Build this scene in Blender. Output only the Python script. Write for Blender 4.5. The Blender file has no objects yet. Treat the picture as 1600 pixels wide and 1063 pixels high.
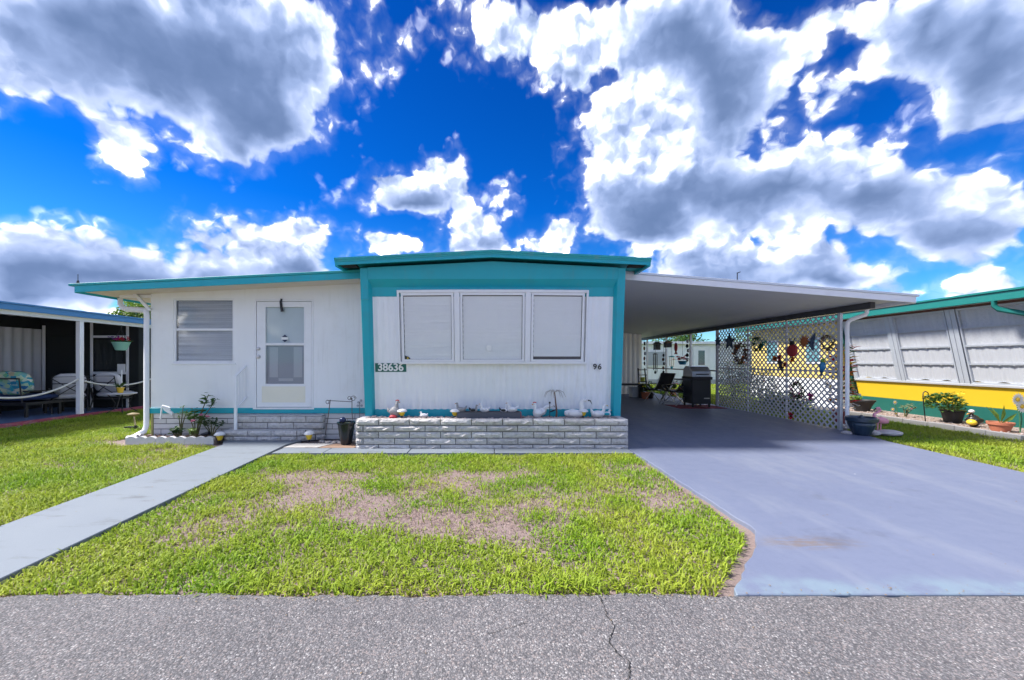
import bpy, bmesh, math, random
import numpy as np
from mathutils import Vector, Matrix, Euler

random.seed(7)
R = math.radians
scene = bpy.context.scene
COL = scene.collection

# ------------------------------------------------------------------ camera
CAMZ = 1.42
FPX = 1050.0            # scale of the layout plan: its depth axis is drawn in plan units
DEPTH = 0.55            # metres per plan unit of depth
FREAL = FPX * DEPTH     # focal length in photograph pixels (photo 1600 wide): a 13 mm ultra wide lens
VX, VY = 770.0, 565.0   # the point straight ahead, in photograph pixels
cam = bpy.data.cameras.new('camera')
cam.sensor_width = 36.0
cam.lens = FREAL / 1600.0 * 36.0
cam.shift_x = (800 - VX) / 1600.0
cam.shift_y = (VY - 531.5) / 1600.0
cam.clip_start = 0.05
cam.clip_end = 2000
camo = bpy.data.objects.new('camera', cam)
camo.location = (0, 0, CAMZ)
camo.rotation_euler = (R(90), 0, 0)
COL.objects.link(camo)
scene.camera = camo

def P(px, py, Y):
    """plan place of something seen at a photo pixel, Y plan units ahead"""
    return Vector(((px - VX) * Y / FPX, Y, CAMZ - (py - VY) * Y / FPX))

def G(px, py, z=0.0):
    """place on level ground"""
    Y = (CAMZ - z) * FPX / (py - VY)
    return Vector(((px - VX) * Y / FPX, Y, z))

# ------------------------------------------------------------------ sun, sky, exposure
SUN_FROM = Vector((-0.80, 0.03, 1.0)).normalized()
sun_el = math.asin(SUN_FROM.z)
sun_az = math.atan2(SUN_FROM.x, SUN_FROM.y)
sl = bpy.data.lights.new('sun', 'SUN')
sl.energy = 2.0
sl.angle = R(8.0)
sl.color = (1.0, 0.965, 0.91)
so = bpy.data.objects.new('sun', sl)
so.rotation_euler = (-SUN_FROM).to_track_quat('-Z', 'Y').to_euler()
so.location = (-30, 0, 40)
COL.objects.link(so)

scene.view_settings.view_transform = 'Standard'
scene.view_settings.look = 'None'
scene.view_settings.gamma = 1.0
scene.view_settings.exposure = 2.22
scene.view_settings.use_curve_mapping = False

world = bpy.data.worlds.new('World')
scene.world = world
world.use_nodes = True

class NT:
    """tiny helper to write node trees as expressions"""
    def __init__(self, tree): self.t = tree
    def n(self, kind, **kw):
        nd = self.t.nodes.new(kind)
        for k, v in kw.items(): setattr(nd, k, v)
        return nd
    def put(self, sock, v):
        if v is None: return
        if isinstance(v, bpy.types.NodeSocket): self.t.links.new(v, sock)
        else: sock.default_value = v
    def m(self, op, a, b=None, c=None, clamp=False):
        nd = self.n('ShaderNodeMath', operation=op, use_clamp=clamp)
        self.put(nd.inputs[0], a); self.put(nd.inputs[1], b)
        if c is not None: self.put(nd.inputs[2], c)
        return nd.outputs[0]
    def v(self, op, a, b=None, scale=None):
        nd = self.n('ShaderNodeVectorMath', operation=op)
        self.put(nd.inputs[0], a)
        if b is not None: self.put(nd.inputs[1], b)
        if scale is not None: self.put(nd.inputs['Scale'], scale)
        return nd.outputs['Value'] if op in ('LENGTH', 'DOT_PRODUCT', 'DISTANCE') else nd.outputs[0]
    def step(self, x, a, b, lo=0.0, hi=1.0, smooth=True):
        nd = self.n('ShaderNodeMapRange')
        nd.interpolation_type = 'SMOOTHSTEP' if smooth else 'LINEAR'
        self.put(nd.inputs['Value'], x)
        for k, q in (('From Min', a), ('From Max', b), ('To Min', lo), ('To Max', hi)): self.put(nd.inputs[k], q)
        return nd.outputs[0]
    def mix(self, f, a, b, blend='MIX'):
        nd = self.n('ShaderNodeMix', data_type='RGBA', blend_type=blend)
        self.put(nd.inputs[0], f)
        for s, q in ((nd.inputs[6], a), (nd.inputs[7], b)):
            if isinstance(q, tuple) and len(q) == 3: q = (*q, 1)
            self.put(s, q)
        return nd.outputs[2]
    def noise(self, vec, scale, detail=4, rough=0.5, dist=0.0, color=False, lac=2.0):
        nd = self.n('ShaderNodeTexNoise')
        self.put(nd.inputs['Vector'], vec)
        for k, q in (('Scale', scale), ('Detail', detail), ('Roughness', rough), ('Distortion', dist), ('Lacunarity', lac)): self.put(nd.inputs[k], q)
        return nd.outputs['Color'] if color else nd.outputs['Fac']
    def voro(self, vec, scale, feature='F1', out='Distance', rnd=1.0, detail=0.0, rough=0.5, smooth=0.6):
        nd = self.n('ShaderNodeTexVoronoi', feature=feature)
        self.put(nd.inputs['Vector'], vec); self.put(nd.inputs['Scale'], scale)
        if 'Randomness' in nd.inputs: self.put(nd.inputs['Randomness'], rnd)
        if 'Detail' in nd.inputs: self.put(nd.inputs['Detail'], detail); self.put(nd.inputs['Roughness'], rough)
        if feature == 'SMOOTH_F1': self.put(nd.inputs['Smoothness'], smooth)
        return nd.outputs[out]
    def ramp(self, f, stops):
        nd = self.n('ShaderNodeValToRGB')
        e = nd.color_ramp.elements
        while len(e) < len(stops): e.new(0.5)
        for el, (p, c) in zip(e, stops):
            el.position = p; el.color = (*c, 1)
        self.put(nd.inputs[0], f)
        return nd.outputs[0]

# --- cumulus clouds written as densities over azimuth and elevation of the sky
#  cloud heaps: photo x, y, half width, half height
HEAPS = [
 (60, 40, 330, 150), (230, 40, 320, 150), (330, 120, 200, 110), (400, 190, 110, 85), (470, 60, 90, 100), (440, 130, 90, 70),
 (210, 228, 85, 42), (90, 120, 150, 65), (590, 100, 30, 60), (655, 62, 42, 24),
 (60, 425, 170, 85), (190, 440, 160, 80), (330, 420, 120, 78), (440, 425, 110, 80), (480, 380, 45, 42), (370, 370, 60, 34), (60, 370, 80, 36), (300, 335, 30, 16),
 (670, 295, 120, 42), (610, 280, 50, 24), (690, 262, 40, 30), (727, 240, 18, 26), (780, 305, 50, 20), (650, 322, 60, 20),
 (735, 380, 80, 48), (610, 385, 65, 24), (870, 352, 40, 18), (840, 385, 70, 20),
 (800, 40, 90, 70), (900, 50, 150, 90), (1050, 60, 190, 110), (1130, 130, 130, 110), (900, 110, 60, 40), (1130, 200, 80, 70), (1215, 70, 80, 50),
 (970, 210, 95, 85), (1000, 260, 120, 100), (1100, 270, 170, 80), (1250, 270, 200, 82), (1380, 290, 160, 75), (960, 320, 60, 30), (1020, 350, 140, 60), (1180, 320, 190, 50),
 (1500, 330, 150, 100), (1580, 290, 110, 60), (1390, 350, 80, 34), (1500, 370, 100, 50),
 (1140, 420, 150, 62), (1210, 390, 50, 38), (1090, 390, 60, 38), (1290, 425, 80, 40), (1400, 450, 90, 30), (1545, 445, 80, 20), (1390, 412, 40, 12),
 (1520, 50, 240, 100), (1400, 70, 110, 75), (1330, 130, 70, 34), (1560, 130, 130, 80), (1600, 190, 70, 40), (1290, 40, 40, 30),
]
#  their grey, shaded undersides
GREYS = [
 (290, 110, 240, 110), (120, 30, 180, 55), (400, 190, 90, 90), (430, 235, 80, 40),
 (90, 430, 150, 48), (330, 440, 140, 30), (220, 425, 70, 26), (665, 318, 110, 22), (490, 440, 60, 28), (40, 465, 130, 24),
 (1130, 100, 70, 150), (1090, 60, 120, 70), (1180, 300, 220, 36), (1060, 320, 150, 38), (1020, 355, 120, 30), (1400, 310, 120, 34),
 (1560, 90, 130, 90), (1470, 40, 130, 40), (1480, 380, 110, 30), (1240, 440, 150, 24), (1120, 440, 100, 24), (1520, 340, 100, 26), (735, 398, 80, 14),
]

def heap_at(spec, px, py):
    best = -3.0
    for (cx, cy, rx, ry) in spec:
        best = max(best, 1.0 - math.hypot((px - cx) / rx, (py - cy) / ry))
    return best
AZ0, AZ1, EL0, EL1 = -0.97, 0.99, -0.03, 0.78
NAZ, NEL = 32, 18
def sheet(N, az, el, spec, lo, hi):
    """value 0..1 over a grid of azimuths and elevations, as 4 colour ramps along each"""
    u = N.step(az, AZ0, AZ1, smooth=False); w = N.step(el, EL0, EL1, smooth=False)
    total = None
    def ramp(src, xs, cols):
        nd = N.n('ShaderNodeValToRGB'); e = nd.color_ramp.elements
        nd.color_ramp.interpolation = 'LINEAR'
        while len(e) < len(xs): e.new(0.5)
        for q, (p, c) in enumerate(zip(xs, cols)):
            e[q].position = p; e[q].color = (*c, 1)
        N.put(nd.inputs[0], src); return nd.outputs[0]
    us = [i / (NAZ - 1) for i in range(NAZ)]; ws = [k / (NEL - 1) for k in range(NEL)]
    def val(i, k):
        a = AZ0 + (AZ1 - AZ0) * us[i]; b = EL0 + (EL1 - EL0) * ws[k]
        px = VX + FREAL * math.tan(a); py = VY - FREAL * math.tan(b) / math.cos(a)
        return min(1.0, max(0.0, (heap_at(spec, px, py) - lo) / (hi - lo)))
    for g in range(0, NEL, 3):
        ra = ramp(u, us, [tuple(val(i, g + j) for j in range(3)) for i in range(NAZ)])
        re = ramp(w, ws, [tuple(1.0 if k == g + j else 0.0 for j in range(3)) for k in range(NEL)])
        dt = N.v('DOT_PRODUCT', ra, re)
        total = dt if total is None else N.m('ADD', total, dt)
    return total

def build_world():
    t = world.node_tree
    t.nodes.clear()
    N = NT(t)
    out = N.n('ShaderNodeOutputWorld'); bg = N.n('ShaderNodeBackground')
    t.links.new(bg.outputs[0], out.inputs[0])
    bg.inputs[1].default_value = SKY_STRENGTH
    sky = N.n('ShaderNodeTexSky')
    sky.sky_type = 'NISHITA'; sky.sun_disc = False
    sky.sun_elevation = sun_el; sky.sun_rotation = sun_az
    sky.air_density = 1.0; sky.dust_density = 0.3; sky.ozone_density = 3.0
    hs = N.n('ShaderNodeHueSaturation')
    hs.inputs['Saturation'].default_value = 1.15; hs.inputs['Value'].default_value = 0.9
    t.links.new(sky.outputs[0], hs.inputs['Color'])
    d = N.n('ShaderNodeTexCoord').outputs['Generated']
    s = N.n('ShaderNodeSeparateXYZ'); N.put(s.inputs[0], d)
    az = N.m('ARCTAN2', s.outputs[0], s.outputs[1])
    el = N.m('ARCSINE', s.outputs[2])
    cb = N.n('ShaderNodeCombineXYZ'); N.put(cb.inputs[0], az); N.put(cb.inputs[1], N.m('MULTIPLY', el, 1.15))
    ae = cb.outputs[0]
    def noise2(vec, scale, detail, rough, color=False):
        nd = N.n('ShaderNodeTexNoise', noise_dimensions='2D')
        N.put(nd.inputs['Vector'], vec)
        for k, q in (('Scale', scale), ('Detail', detail), ('Roughness', rough)): N.put(nd.inputs[k], q)
        return nd.outputs['Color'] if color else nd.outputs['Fac']
    def puffs(vec, scale, detail, rough):
        nd = N.n('ShaderNodeTexVoronoi', voronoi_dimensions='2D', feature='F1')
        N.put(nd.inputs['Vector'], vec)
        for k, q in (('Scale', scale), ('Detail', detail), ('Roughness', rough), ('Lacunarity', 2.2)): N.put(nd.inputs[k], q)
        return nd.outputs['Distance']
    w1 = N.v('SUBTRACT', noise2(ae, 4.2, 4.0, 0.6, True), (0.5, 0.5, 0.5))
    w2 = N.v('SUBTRACT', noise2(ae, 24.0, 2.0, 0.55, True), (0.5, 0.5, 0.5))
    q = N.v('ADD', ae, N.v('SCALE', w1, scale=0.095))
    qs = N.n('ShaderNodeSeparateXYZ'); N.put(qs.inputs[0], q)
    qaz, qel = qs.outputs[0], N.m('DIVIDE', qs.outputs[1], 1.15)
    heap = N.m('MULTIPLY_ADD', sheet(N, qaz, qel, HEAPS, -0.8, 0.7), 1.5, -0.8)
    grey = sheet(N, qaz, qel, GREYS, -0.25, 0.6)
    #  the same broken cumulus all round the sky, outside the part described above
    away = N.m('MAXIMUM', N.step(N.m('ABSOLUTE', az), 0.94, 1.06), N.step(el, 0.73, 0.82))
    wide = N.m('MINIMUM', N.m('MAXIMUM', N.m('MULTIPLY_ADD', noise2(ae, 2.2, 1.0, 0.5), 5.0, -2.1), -0.8), 0.8)
    body = N.m('ADD', N.m('MULTIPLY', heap, N.m('SUBTRACT', 1.0, away)), N.m('MULTIPLY', wide, away))
    def detail(off):
        v = N.v('ADD', N.v('ADD', ae, N.v('SCALE', w2, scale=0.034)), (off[0], off[1], 0))
        return N.m('ADD', N.m('MULTIPLY', N.m('SUBTRACT', 0.42, puffs(v, 8.0, 2.0, 0.62)), 0.52),
                   N.m('MULTIPLY', N.m('SUBTRACT', noise2(v, 6.6, 6.0, 0.58), 0.5), 1.0))
    n0, n1 = detail((0, 0)), detail((-0.013, 0.026))
    D0 = N.m('MULTIPLY_ADD', body, 1.15, N.m('MULTIPLY_ADD', n0, N.m('MULTIPLY_ADD', grey, -0.45, 1.0), 0.08))
    alpha = N.m('MAXIMUM', N.step(D0, 0.0, 0.26), N.step(D0, -0.35, 0.30, 0.0, 0.16))
    grey = N.m('ADD', N.m('MULTIPLY', grey, N.m('SUBTRACT', 1.0, away)), N.m('MULTIPLY', away, N.step(D0, 0.35, 0.9, 0.0, 0.55)))
    relief = N.m('SUBTRACT', n0, n1)
    thick = N.step(D0, 0.08, 0.70)
    lit = N.m('SUBTRACT', 0.885, N.m('MULTIPLY', grey, N.m('MULTIPLY_ADD', thick, 0.52, 0.05)))
    lit = N.m('SUBTRACT', lit, N.m('MULTIPLY', thick, 0.06))
    soft = N.m('MULTIPLY_ADD', grey, -0.85, 1.0)
    lit = N.m('ADD', lit, N.m('MULTIPLY', N.m('MULTIPLY', relief, 1.0), soft))
    ccol = N.ramp(N.m('DIVIDE', lit, 1.15), [(0.0, (0.04, 0.075, 0.16)), (0.28, (0.09, 0.135, 0.25)), (0.50, (0.17, 0.23, 0.385)), (0.68, (0.32, 0.38, 0.55)), (0.80, (0.58, 0.62, 0.72)), (0.90, (1.2, 1.2, 1.2)), (1.0, (3.6, 3.6, 3.6))])
    ccol = N.mix(1.0, ccol, (CLOUD, CLOUD, CLOUD), 'MULTIPLY')
    tint = N.ramp(el, [(0.0, (0.26, 0.38, 0.48)), (0.16, (0.085, 0.28, 0.46)), (0.38, (0.005, 0.178, 0.425)), (0.72, (0.0025, 0.132, 0.35))])
    blue = N.mix(1.0, hs.outputs[0], tint, 'MULTIPLY')
    N.put(bg.inputs[0], N.mix(alpha, blue, ccol))
    world.cycles.sampling_method = 'NONE'
SKY_STRENGTH = 0.10
CLOUD = 4.6
build_world()
scene.cycles.max_bounces = 7
scene.cycles.diffuse_bounces = 4
scene.cycles.glossy_bounces = 3
scene.cycles.transparent_max_bounces = 10

# ------------------------------------------------------------------ mesh helpers
WORLD = {}     # plan place of things and parts
REAL = {}      # their place in metres
MODE = {}      # None: laid out on the plan throughout; a number: a solid thing in metres round that plan depth
def metres(q, mode):
    y = q[1] * DEPTH if mode is None else mode * DEPTH + (q[1] - mode)
    return Vector((q[0], y, q[2]))

def thing(name, label, cat, loc=(0, 0, 0), group=None, kind=None, plan=False):
    o = bpy.data.objects.new(name, None)
    o.empty_display_size = 0.2
    COL.objects.link(o)
    WORLD[o.name] = Vector(loc)
    MODE[o.name] = None if plan else loc[1]
    REAL[o.name] = metres(loc, MODE[o.name]); o.location = REAL[o.name]
    if label: o['label'] = label
    if cat: o['category'] = cat
    if group: o['group'] = group
    if kind: o['kind'] = kind
    return o

def tag(o, label=None, cat=None, group=None, kind=None):
    if label: o['label'] = label
    if cat: o['category'] = cat
    if group: o['group'] = group
    if kind: o['kind'] = kind
    return o

def copy_tree(src, loc, rz=0.0, label=None, group=None, parent=None):
    c = src.copy(); COL.objects.link(c)
    if parent is None:
        c.location = (loc[0], loc[1] * DEPTH, loc[2]); c.rotation_euler = (0, 0, rz)
        if label: c['label'] = label
        if group: c['group'] = group
    else:
        c.parent = parent
    for ch in src.children: copy_tree(ch, None, parent=c)
    return c

class MB:
    """collects shapes in world metres and links them as ONE mesh object"""
    def __init__(self): self.v = []; self.f = []
    def add(self, vs, fs):
        b = len(self.v)
        self.v.extend([tuple(q) for q in vs]); self.f.extend([tuple(i + b for i in f) for f in fs])
        return self
    def hexa(self, p):     # p: 4 bottom then 4 top, both counterclockwise from above
        return self.add(p, [(3, 2, 1, 0), (4, 5, 6, 7), (0, 1, 5, 4), (1, 2, 6, 5), (2, 3, 7, 6), (3, 0, 4, 7)])
    def box(self, x0, x1, y0, y1, z0, z1):
        return self.hexa([(x0, y0, z0), (x1, y0, z0), (x1, y1, z0), (x0, y1, z0), (x0, y0, z1), (x1, y0, z1), (x1, y1, z1), (x0, y1, z1)])
    def bar(self, a, b, w, h, up=(0, 0, 1)):
        a, b = Vector(a), Vector(b); d = (b - a).normalized(); up = Vector(up)
        s = d.cross(up)
        if s.length < 1e-4: s = d.cross(Vector((0, 1, 0)))
        s.normalize(); u = s.cross(d).normalized()
        s *= w / 2; u *= h / 2
        return self.hexa([a - s - u, a + s - u, b + s - u, b - s - u, a - s + u, a + s + u, b + s + u, b - s + u])
    def prism(self, pts, off):   # polygon pts swept by off
        n = len(pts); off = Vector(off); pts = [Vector(q) for q in pts]
        vs = pts + [q + off for q in pts]
        fs = [tuple(range(n))[::-1], tuple(range(n, 2 * n))] + [(i, (i + 1) % n, n + (i + 1) % n, n + i) for i in range(n)]
        return self.add(vs, fs)
    def tube(self, pts, r, n=8, cap=True):
        pts = [Vector(q) for q in pts]; m = len(pts)
        rs = r if isinstance(r, (list, tuple)) else [r] * m
        vs = []; ref = Vector((0, 0, 1))
        for i in range(m):
            d = (pts[min(i + 1, m - 1)] - pts[max(i - 1, 0)])
            if d.length < 1e-9: d = Vector((0, 0, 1))
            d.normalize()
            if abs(d.dot(ref)) > 0.95: ref = Vector((1, 0, 0)) if abs(d.x) < 0.9 else Vector((0, 1, 0))
            s = d.cross(ref).normalized(); u = s.cross(d)
            ref = u
            for k in range(n):
                a = 2 * math.pi * k / n
                vs.append(pts[i] + (s * math.cos(a) + u * math.sin(a)) * rs[i])
        fs = [(i * n + k, i * n + (k + 1) % n, (i + 1) * n + (k + 1) % n, (i + 1) * n + k) for i in range(m - 1) for k in range(n)]
        if cap: fs += [tuple(range(n))[::-1], tuple(range((m - 1) * n, m * n))]
        return self.add(vs, fs)
    def lathe(self, prof, c=(0, 0, 0), n=16, flute=0.0, nf=0, wob=0.0):
        vs = []; c = Vector(c)
        for (r, z) in prof:
            for k in range(n):
                a = 2 * math.pi * k / n
                rr = r * (1 + flute * math.cos(nf * a)) if nf else r
                vs.append((c.x + rr * math.cos(a), c.y + rr * math.sin(a), c.z + z))
        m = len(prof)
        fs = [(i * n + k, i * n + (k + 1) % n, (i + 1) * n + (k + 1) % n, (i + 1) * n + k) for i in range(m - 1) for k in range(n)]
        fs += [tuple(range(n))[::-1], tuple(range((m - 1) * n, m * n))]
        return self.add(vs, fs)
    def ell(self, c, r, rot=None, n=12, m=8, jit=0.0):
        c = Vector(c); vs = []
        r = (r, r, r) if isinstance(r, (int, float)) else r
        M = Euler(rot).to_matrix() if rot else Matrix.Identity(3)
        vs.append(c + M @ Vector((0, 0, -r[2])))
        for i in range(1, m):
            t = math.pi * i / m
            for k in range(n):
                a = 2 * math.pi * k / n
                j = 1 + (random.uniform(-jit, jit) if jit else 0)
                vs.append(c + M @ Vector((r[0] * math.sin(t) * math.cos(a) * j, r[1] * math.sin(t) * math.sin(a) * j, -r[2] * math.cos(t) * j)))
        vs.append(c + M @ Vector((0, 0, r[2])))
        fs = [(0, 1 + (k + 1) % n, 1 + k) for k in range(n)]
        for i in range(m - 2):
            for k in range(n):
                a0 = 1 + i * n
                fs.append((a0 + k, a0 + (k + 1) % n, a0 + n + (k + 1) % n, a0 + n + k))
        t = len(vs) - 1; a0 = 1 + (m - 2) * n
        fs += [(a0 + k, a0 + (k + 1) % n, t) for k in range(n)]
        return self.add(vs, fs)
    def leaf(self, p, d, L, w, curl=0.25, up=None):
        """one bent leaf of four faces"""
        p, d = Vector(p), Vector(d).normalized()
        s = d.cross(Vector(up) if up else Vector((random.uniform(-1, 1), random.uniform(-1, 1), 1.2)))
        if s.length < 1e-3: s = Vector((1, 0, 0))
        s.normalize(); n = s.cross(d)
        a = p; m = p + d * L * 0.5 + n * L * curl * 0.5; t = p + d * L
        return self.add([a, m + s * w / 2, m - n * w * 0.12, m - s * w / 2, t], [(0, 1, 2), (0, 2, 3), (1, 4, 2), (2, 4, 3)])
    def build(self, name, mat, parent=None, smooth=False, bevel=0.0, seg=1, kind=None, origin=None, solid=False, raw=False):
        me = bpy.data.meshes.new(name)
        vs = np.array(self.v, dtype=float)
        if origin is None:
            lo, hi = vs.min(0), vs.max(0); o0 = Vector(((lo[0] + hi[0]) / 2, (lo[1] + hi[1]) / 2, lo[2]))
        else: o0 = Vector(origin)
        mode = MODE.get(parent.name) if parent is not None else (o0.y if solid else None)
        r0 = o0.copy() if raw else metres(o0, mode)
        if mode is None and not raw: vs = vs * np.array((1, DEPTH, 1))
        elif not raw: vs = vs + np.array((0, mode * DEPTH - mode, 0))
        me.from_pydata([tuple(q) for q in (vs - np.array(r0))], [], self.f)
        bm = bmesh.new(); bm.from_mesh(me)
        bmesh.ops.recalc_face_normals(bm, faces=bm.faces)
        if bevel:
            bmesh.ops.bevel(bm, geom=[e for e in bm.edges if len(e.link_faces) == 2 and e.calc_face_angle(0) > 0.5], offset=bevel, segments=seg, affect='EDGES', profile=0.6, clamp_overlap=True)
        bm.to_mesh(me); bm.free()
        if smooth:
            me.polygons.foreach_set('use_smooth', [True] * len(me.polygons))
            if smooth == 'auto':
                me.set_sharp_from_angle(angle=R(40))
        o = bpy.data.objects.new(name, me)
        if mat: me.materials.append(mat)
        COL.objects.link(o)
        if parent is not None:
            o.parent = parent
            o.location = r0 - REAL.get(parent.name, Vector())
        else: o.location = r0
        WORLD[o.name] = o0; REAL[o.name] = r0; MODE[o.name] = mode
        if kind: o['kind'] = kind
        return o

# ------------------------------------------------------------------ materials
MATS = {}
def pm(name, base, rough=0.6, var=0.12, scale=3.0, bump=0.0, bscale=60.0, metal=0.0, stain=None, stain_amt=0.0, stain_scale=1.2, spec=0.5, coat=0.0, detail=5, rnd=0.0, vscale=None, streak=None, streak_amt=0.0):
    """painted / stone / plastic material: colour drift, grain, optional stains, all from noise"""
    if name in MATS: return MATS[name]
    m = bpy.data.materials.new(name); m.use_nodes = True
    t = m.node_tree; N = NT(t); b = t.nodes['Principled BSDF']
    tc = N.n('ShaderNodeTexCoord').outputs['Object']
    vec = N.v('MULTIPLY', tc, vscale) if vscale else tc
    oi = N.n('ShaderNodeObjectInfo').outputs['Random']
    if rnd:
        vec = N.v('ADD', vec, N.v('SCALE', (13.1, 7.7, 5.3), scale=oi))
    f = N.noise(vec, scale, detail, 0.6)
    c = N.mix(f, tuple(max(0, q * (1 - var)) for q in base), tuple(q * (1 + var) for q in base))
    if rnd:
        k = N.m('MULTIPLY_ADD', oi, 2 * rnd, 1 - rnd)
        cb = N.n('ShaderNodeCombineXYZ')
        for i in range(3): N.put(cb.inputs[i], k)
        c = N.mix(1.0, c, cb.outputs[0], 'MULTIPLY')
    if stain:
        sf = N.step(N.noise(vec, stain_scale, 6, 0.65), 0.52, 0.72)
        c = N.mix(N.m('MULTIPLY', sf, stain_amt), c, stain)
    if streak:
        sv = N.noise(N.v('MULTIPLY', vec, (9.0, 9.0, 0.55)), 1.6, 5, 0.7)
        c = N.mix(N.m('MULTIPLY', N.m('MULTIPLY', N.step(sv, 0.50, 0.74), streak_amt), N.step(N.noise(vec, 0.9, 3, 0.5), 0.35, 0.65)), c, streak)
    N.put(b.inputs['Base Color'], c)
    b.inputs['Metallic'].default_value = metal
    N.put(b.inputs['Roughness'], N.m('MULTIPLY_ADD', f, 0.16, rough - 0.08))
    b.inputs['Specular IOR Level'].default_value = spec
    if coat: b.inputs['Coat Weight'].default_value = coat
    if bump:
        bp = N.n('ShaderNodeBump'); bp.inputs['Strength'].default_value = 1.0; bp.inputs['Distance'].default_value = bump
        N.put(bp.inputs['Height'], N.noise(vec, bscale, 4, 0.6)); N.put(b.inputs['Normal'], bp.outputs[0])
    MATS[name] = m
    return m

def leafmat(name, base, trans=0.35, var=0.35, scale=9.0):
    if name in MATS: return MATS[name]
    m = bpy.data.materials.new(name); m.use_nodes = True
    t = m.node_tree; N = NT(t); b = t.nodes['Principled BSDF']; out = t.nodes['Material Output']
    tc = N.n('ShaderNodeTexCoord').outputs['Object']
    f = N.noise(tc, scale, 3, 0.7)
    c = N.mix(f, tuple(q * (1 - var) for q in base), tuple(q * (1 + var) for q in base))
    N.put(b.inputs['Base Color'], c); b.inputs['Roughness'].default_value = 0.5
    tr = N.n('ShaderNodeBsdfTranslucent'); N.put(tr.inputs['Color'], c)
    mx = N.n('ShaderNodeMixShader'); mx.inputs[0].default_value = trans
    t.links.new(b.outputs[0], mx.inputs[1]); t.links.new(tr.outputs[0], mx.inputs[2]); t.links.new(mx.outputs[0], out.inputs[0])
    MATS[name] = m
    return m

def glassmat(name, tint=(0.985, 0.99, 0.99), refl=0.0):
    m = bpy.data.materials.new(name); m.use_nodes = True
    t = m.node_tree; N = NT(t); out = t.nodes['Material Output']
    tr = N.n('ShaderNodeBsdfTransparent'); tr.inputs[0].default_value = (*tint, 1)
    gl = N.n('ShaderNodeBsdfGlossy'); gl.inputs['Roughness'].default_value = 0.03
    lw = N.n('ShaderNodeLayerWeight'); lw.inputs[0].default_value = 0.5
    fr = N.m('MULTIPLY_ADD', N.m('POWER', lw.outputs['Facing'], 5.0), 0.85, 0.03)
    bp = N.n('ShaderNodeBump'); bp.inputs['Distance'].default_value = 0.001; bp.inputs['Strength'].default_value = 0.3
    N.put(bp.inputs['Height'], N.noise(N.n('ShaderNodeTexCoord').outputs['Object'], 3.0, 2, 0.5)); t.links.new(bp.outputs[0], gl.inputs['Normal'])
    mx = N.n('ShaderNodeMixShader'); N.put(mx.inputs[0], N.m('ADD', fr, refl))
    t.links.new(tr.outputs[0], mx.inputs[1]); t.links.new(gl.outputs[0], mx.inputs[2]); t.links.new(mx.outputs[0], out.inputs[0])
    return m

WHITE = pm('white_stucco', (0.85, 0.85, 0.86), 0.75, 0.05, 1.1, bump=0.004, bscale=140, stain=(0.66, 0.64, 0.60), stain_amt=0.25, streak=(0.52, 0.50, 0.46), streak_amt=0.30)
TRIMW = pm('white_trim_paint', (0.80, 0.80, 0.82), 0.45, 0.05, 4.0, bump=0.0006, bscale=80, stain=(0.55, 0.53, 0.5), stain_amt=0.2, stain_scale=3)
SIDING = pm('white_metal_siding', (0.84, 0.85, 0.87), 0.42, 0.05, 1.5, bump=0.0008, bscale=30, stain=(0.66, 0.66, 0.64), stain_amt=0.25, streak=(0.50, 0.49, 0.46), streak_amt=0.40)
TEAL = pm('teal_paint', (0.004, 0.36, 0.44), 0.38, 0.10, 2.0, bump=0.0008, bscale=90, stain=(0.03, 0.29, 0.34), stain_amt=0.4, stain_scale=2.5, streak=(0.06, 0.30, 0.33), streak_amt=0.5)
TEALROOF = pm('weathered_teal_roof_edge', (0.010, 0.33, 0.34), 0.5, 0.16, 3.0, bump=0.002, bscale=60, stain=(0.10, 0.30, 0.30), stain_amt=0.5, stain_scale=4)
SOFFIT = pm('beige_soffit_paint', (0.66, 0.58, 0.52), 0.7, 0.08, 1.5, bump=0.001, bscale=40)
ALU = pm('grey_aluminium', (0.62, 0.63, 0.66), 0.38, 0.06, 3.0, metal=0.35, bump=0.0005, bscale=40)
DARKGAP = pm('dark_cavity_shade', (0.02, 0.015, 0.012), 0.9, 0.3, 6)
GLASS = glassmat('window_glass')
DARKGLASS = glassmat('tinted_window_glass', (0.55, 0.6, 0.62), 0.04)
BLIND = pm('white_blind_slats', (0.84, 0.85, 0.85), 0.5, 0.05, 6)
ROOM = pm('room_shade_backing', (0.10, 0.10, 0.11), 0.9, 0.2, 2)  # dark sheet behind the panes, stands in for the unlit room
BLACKM = pm('black_metal', (0.02, 0.02, 0.022), 0.45, 0.2, 6, metal=0.2)
STEEL = pm('bright_steel', (0.55, 0.55, 0.56), 0.3, 0.1, 8, metal=0.9)
RUST = pm('rusty_iron', (0.16, 0.09, 0.06), 0.8, 0.4, 14, bump=0.001, bscale=80)
CREAM = pm('aged_cream_panel', (0.78, 0.74, 0.62), 0.55, 0.06, 3.0, stain=(0.70, 0.62, 0.36), stain_amt=0.5, stain_scale=3)

# ------------------------------------------------------------------ ground, road, walks
def sheetmat(name): 
    m = bpy.data.materials.new(name); m.use_nodes = True
    return m, NT(m.node_tree), m.node_tree.nodes['Principled BSDF']

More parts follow.
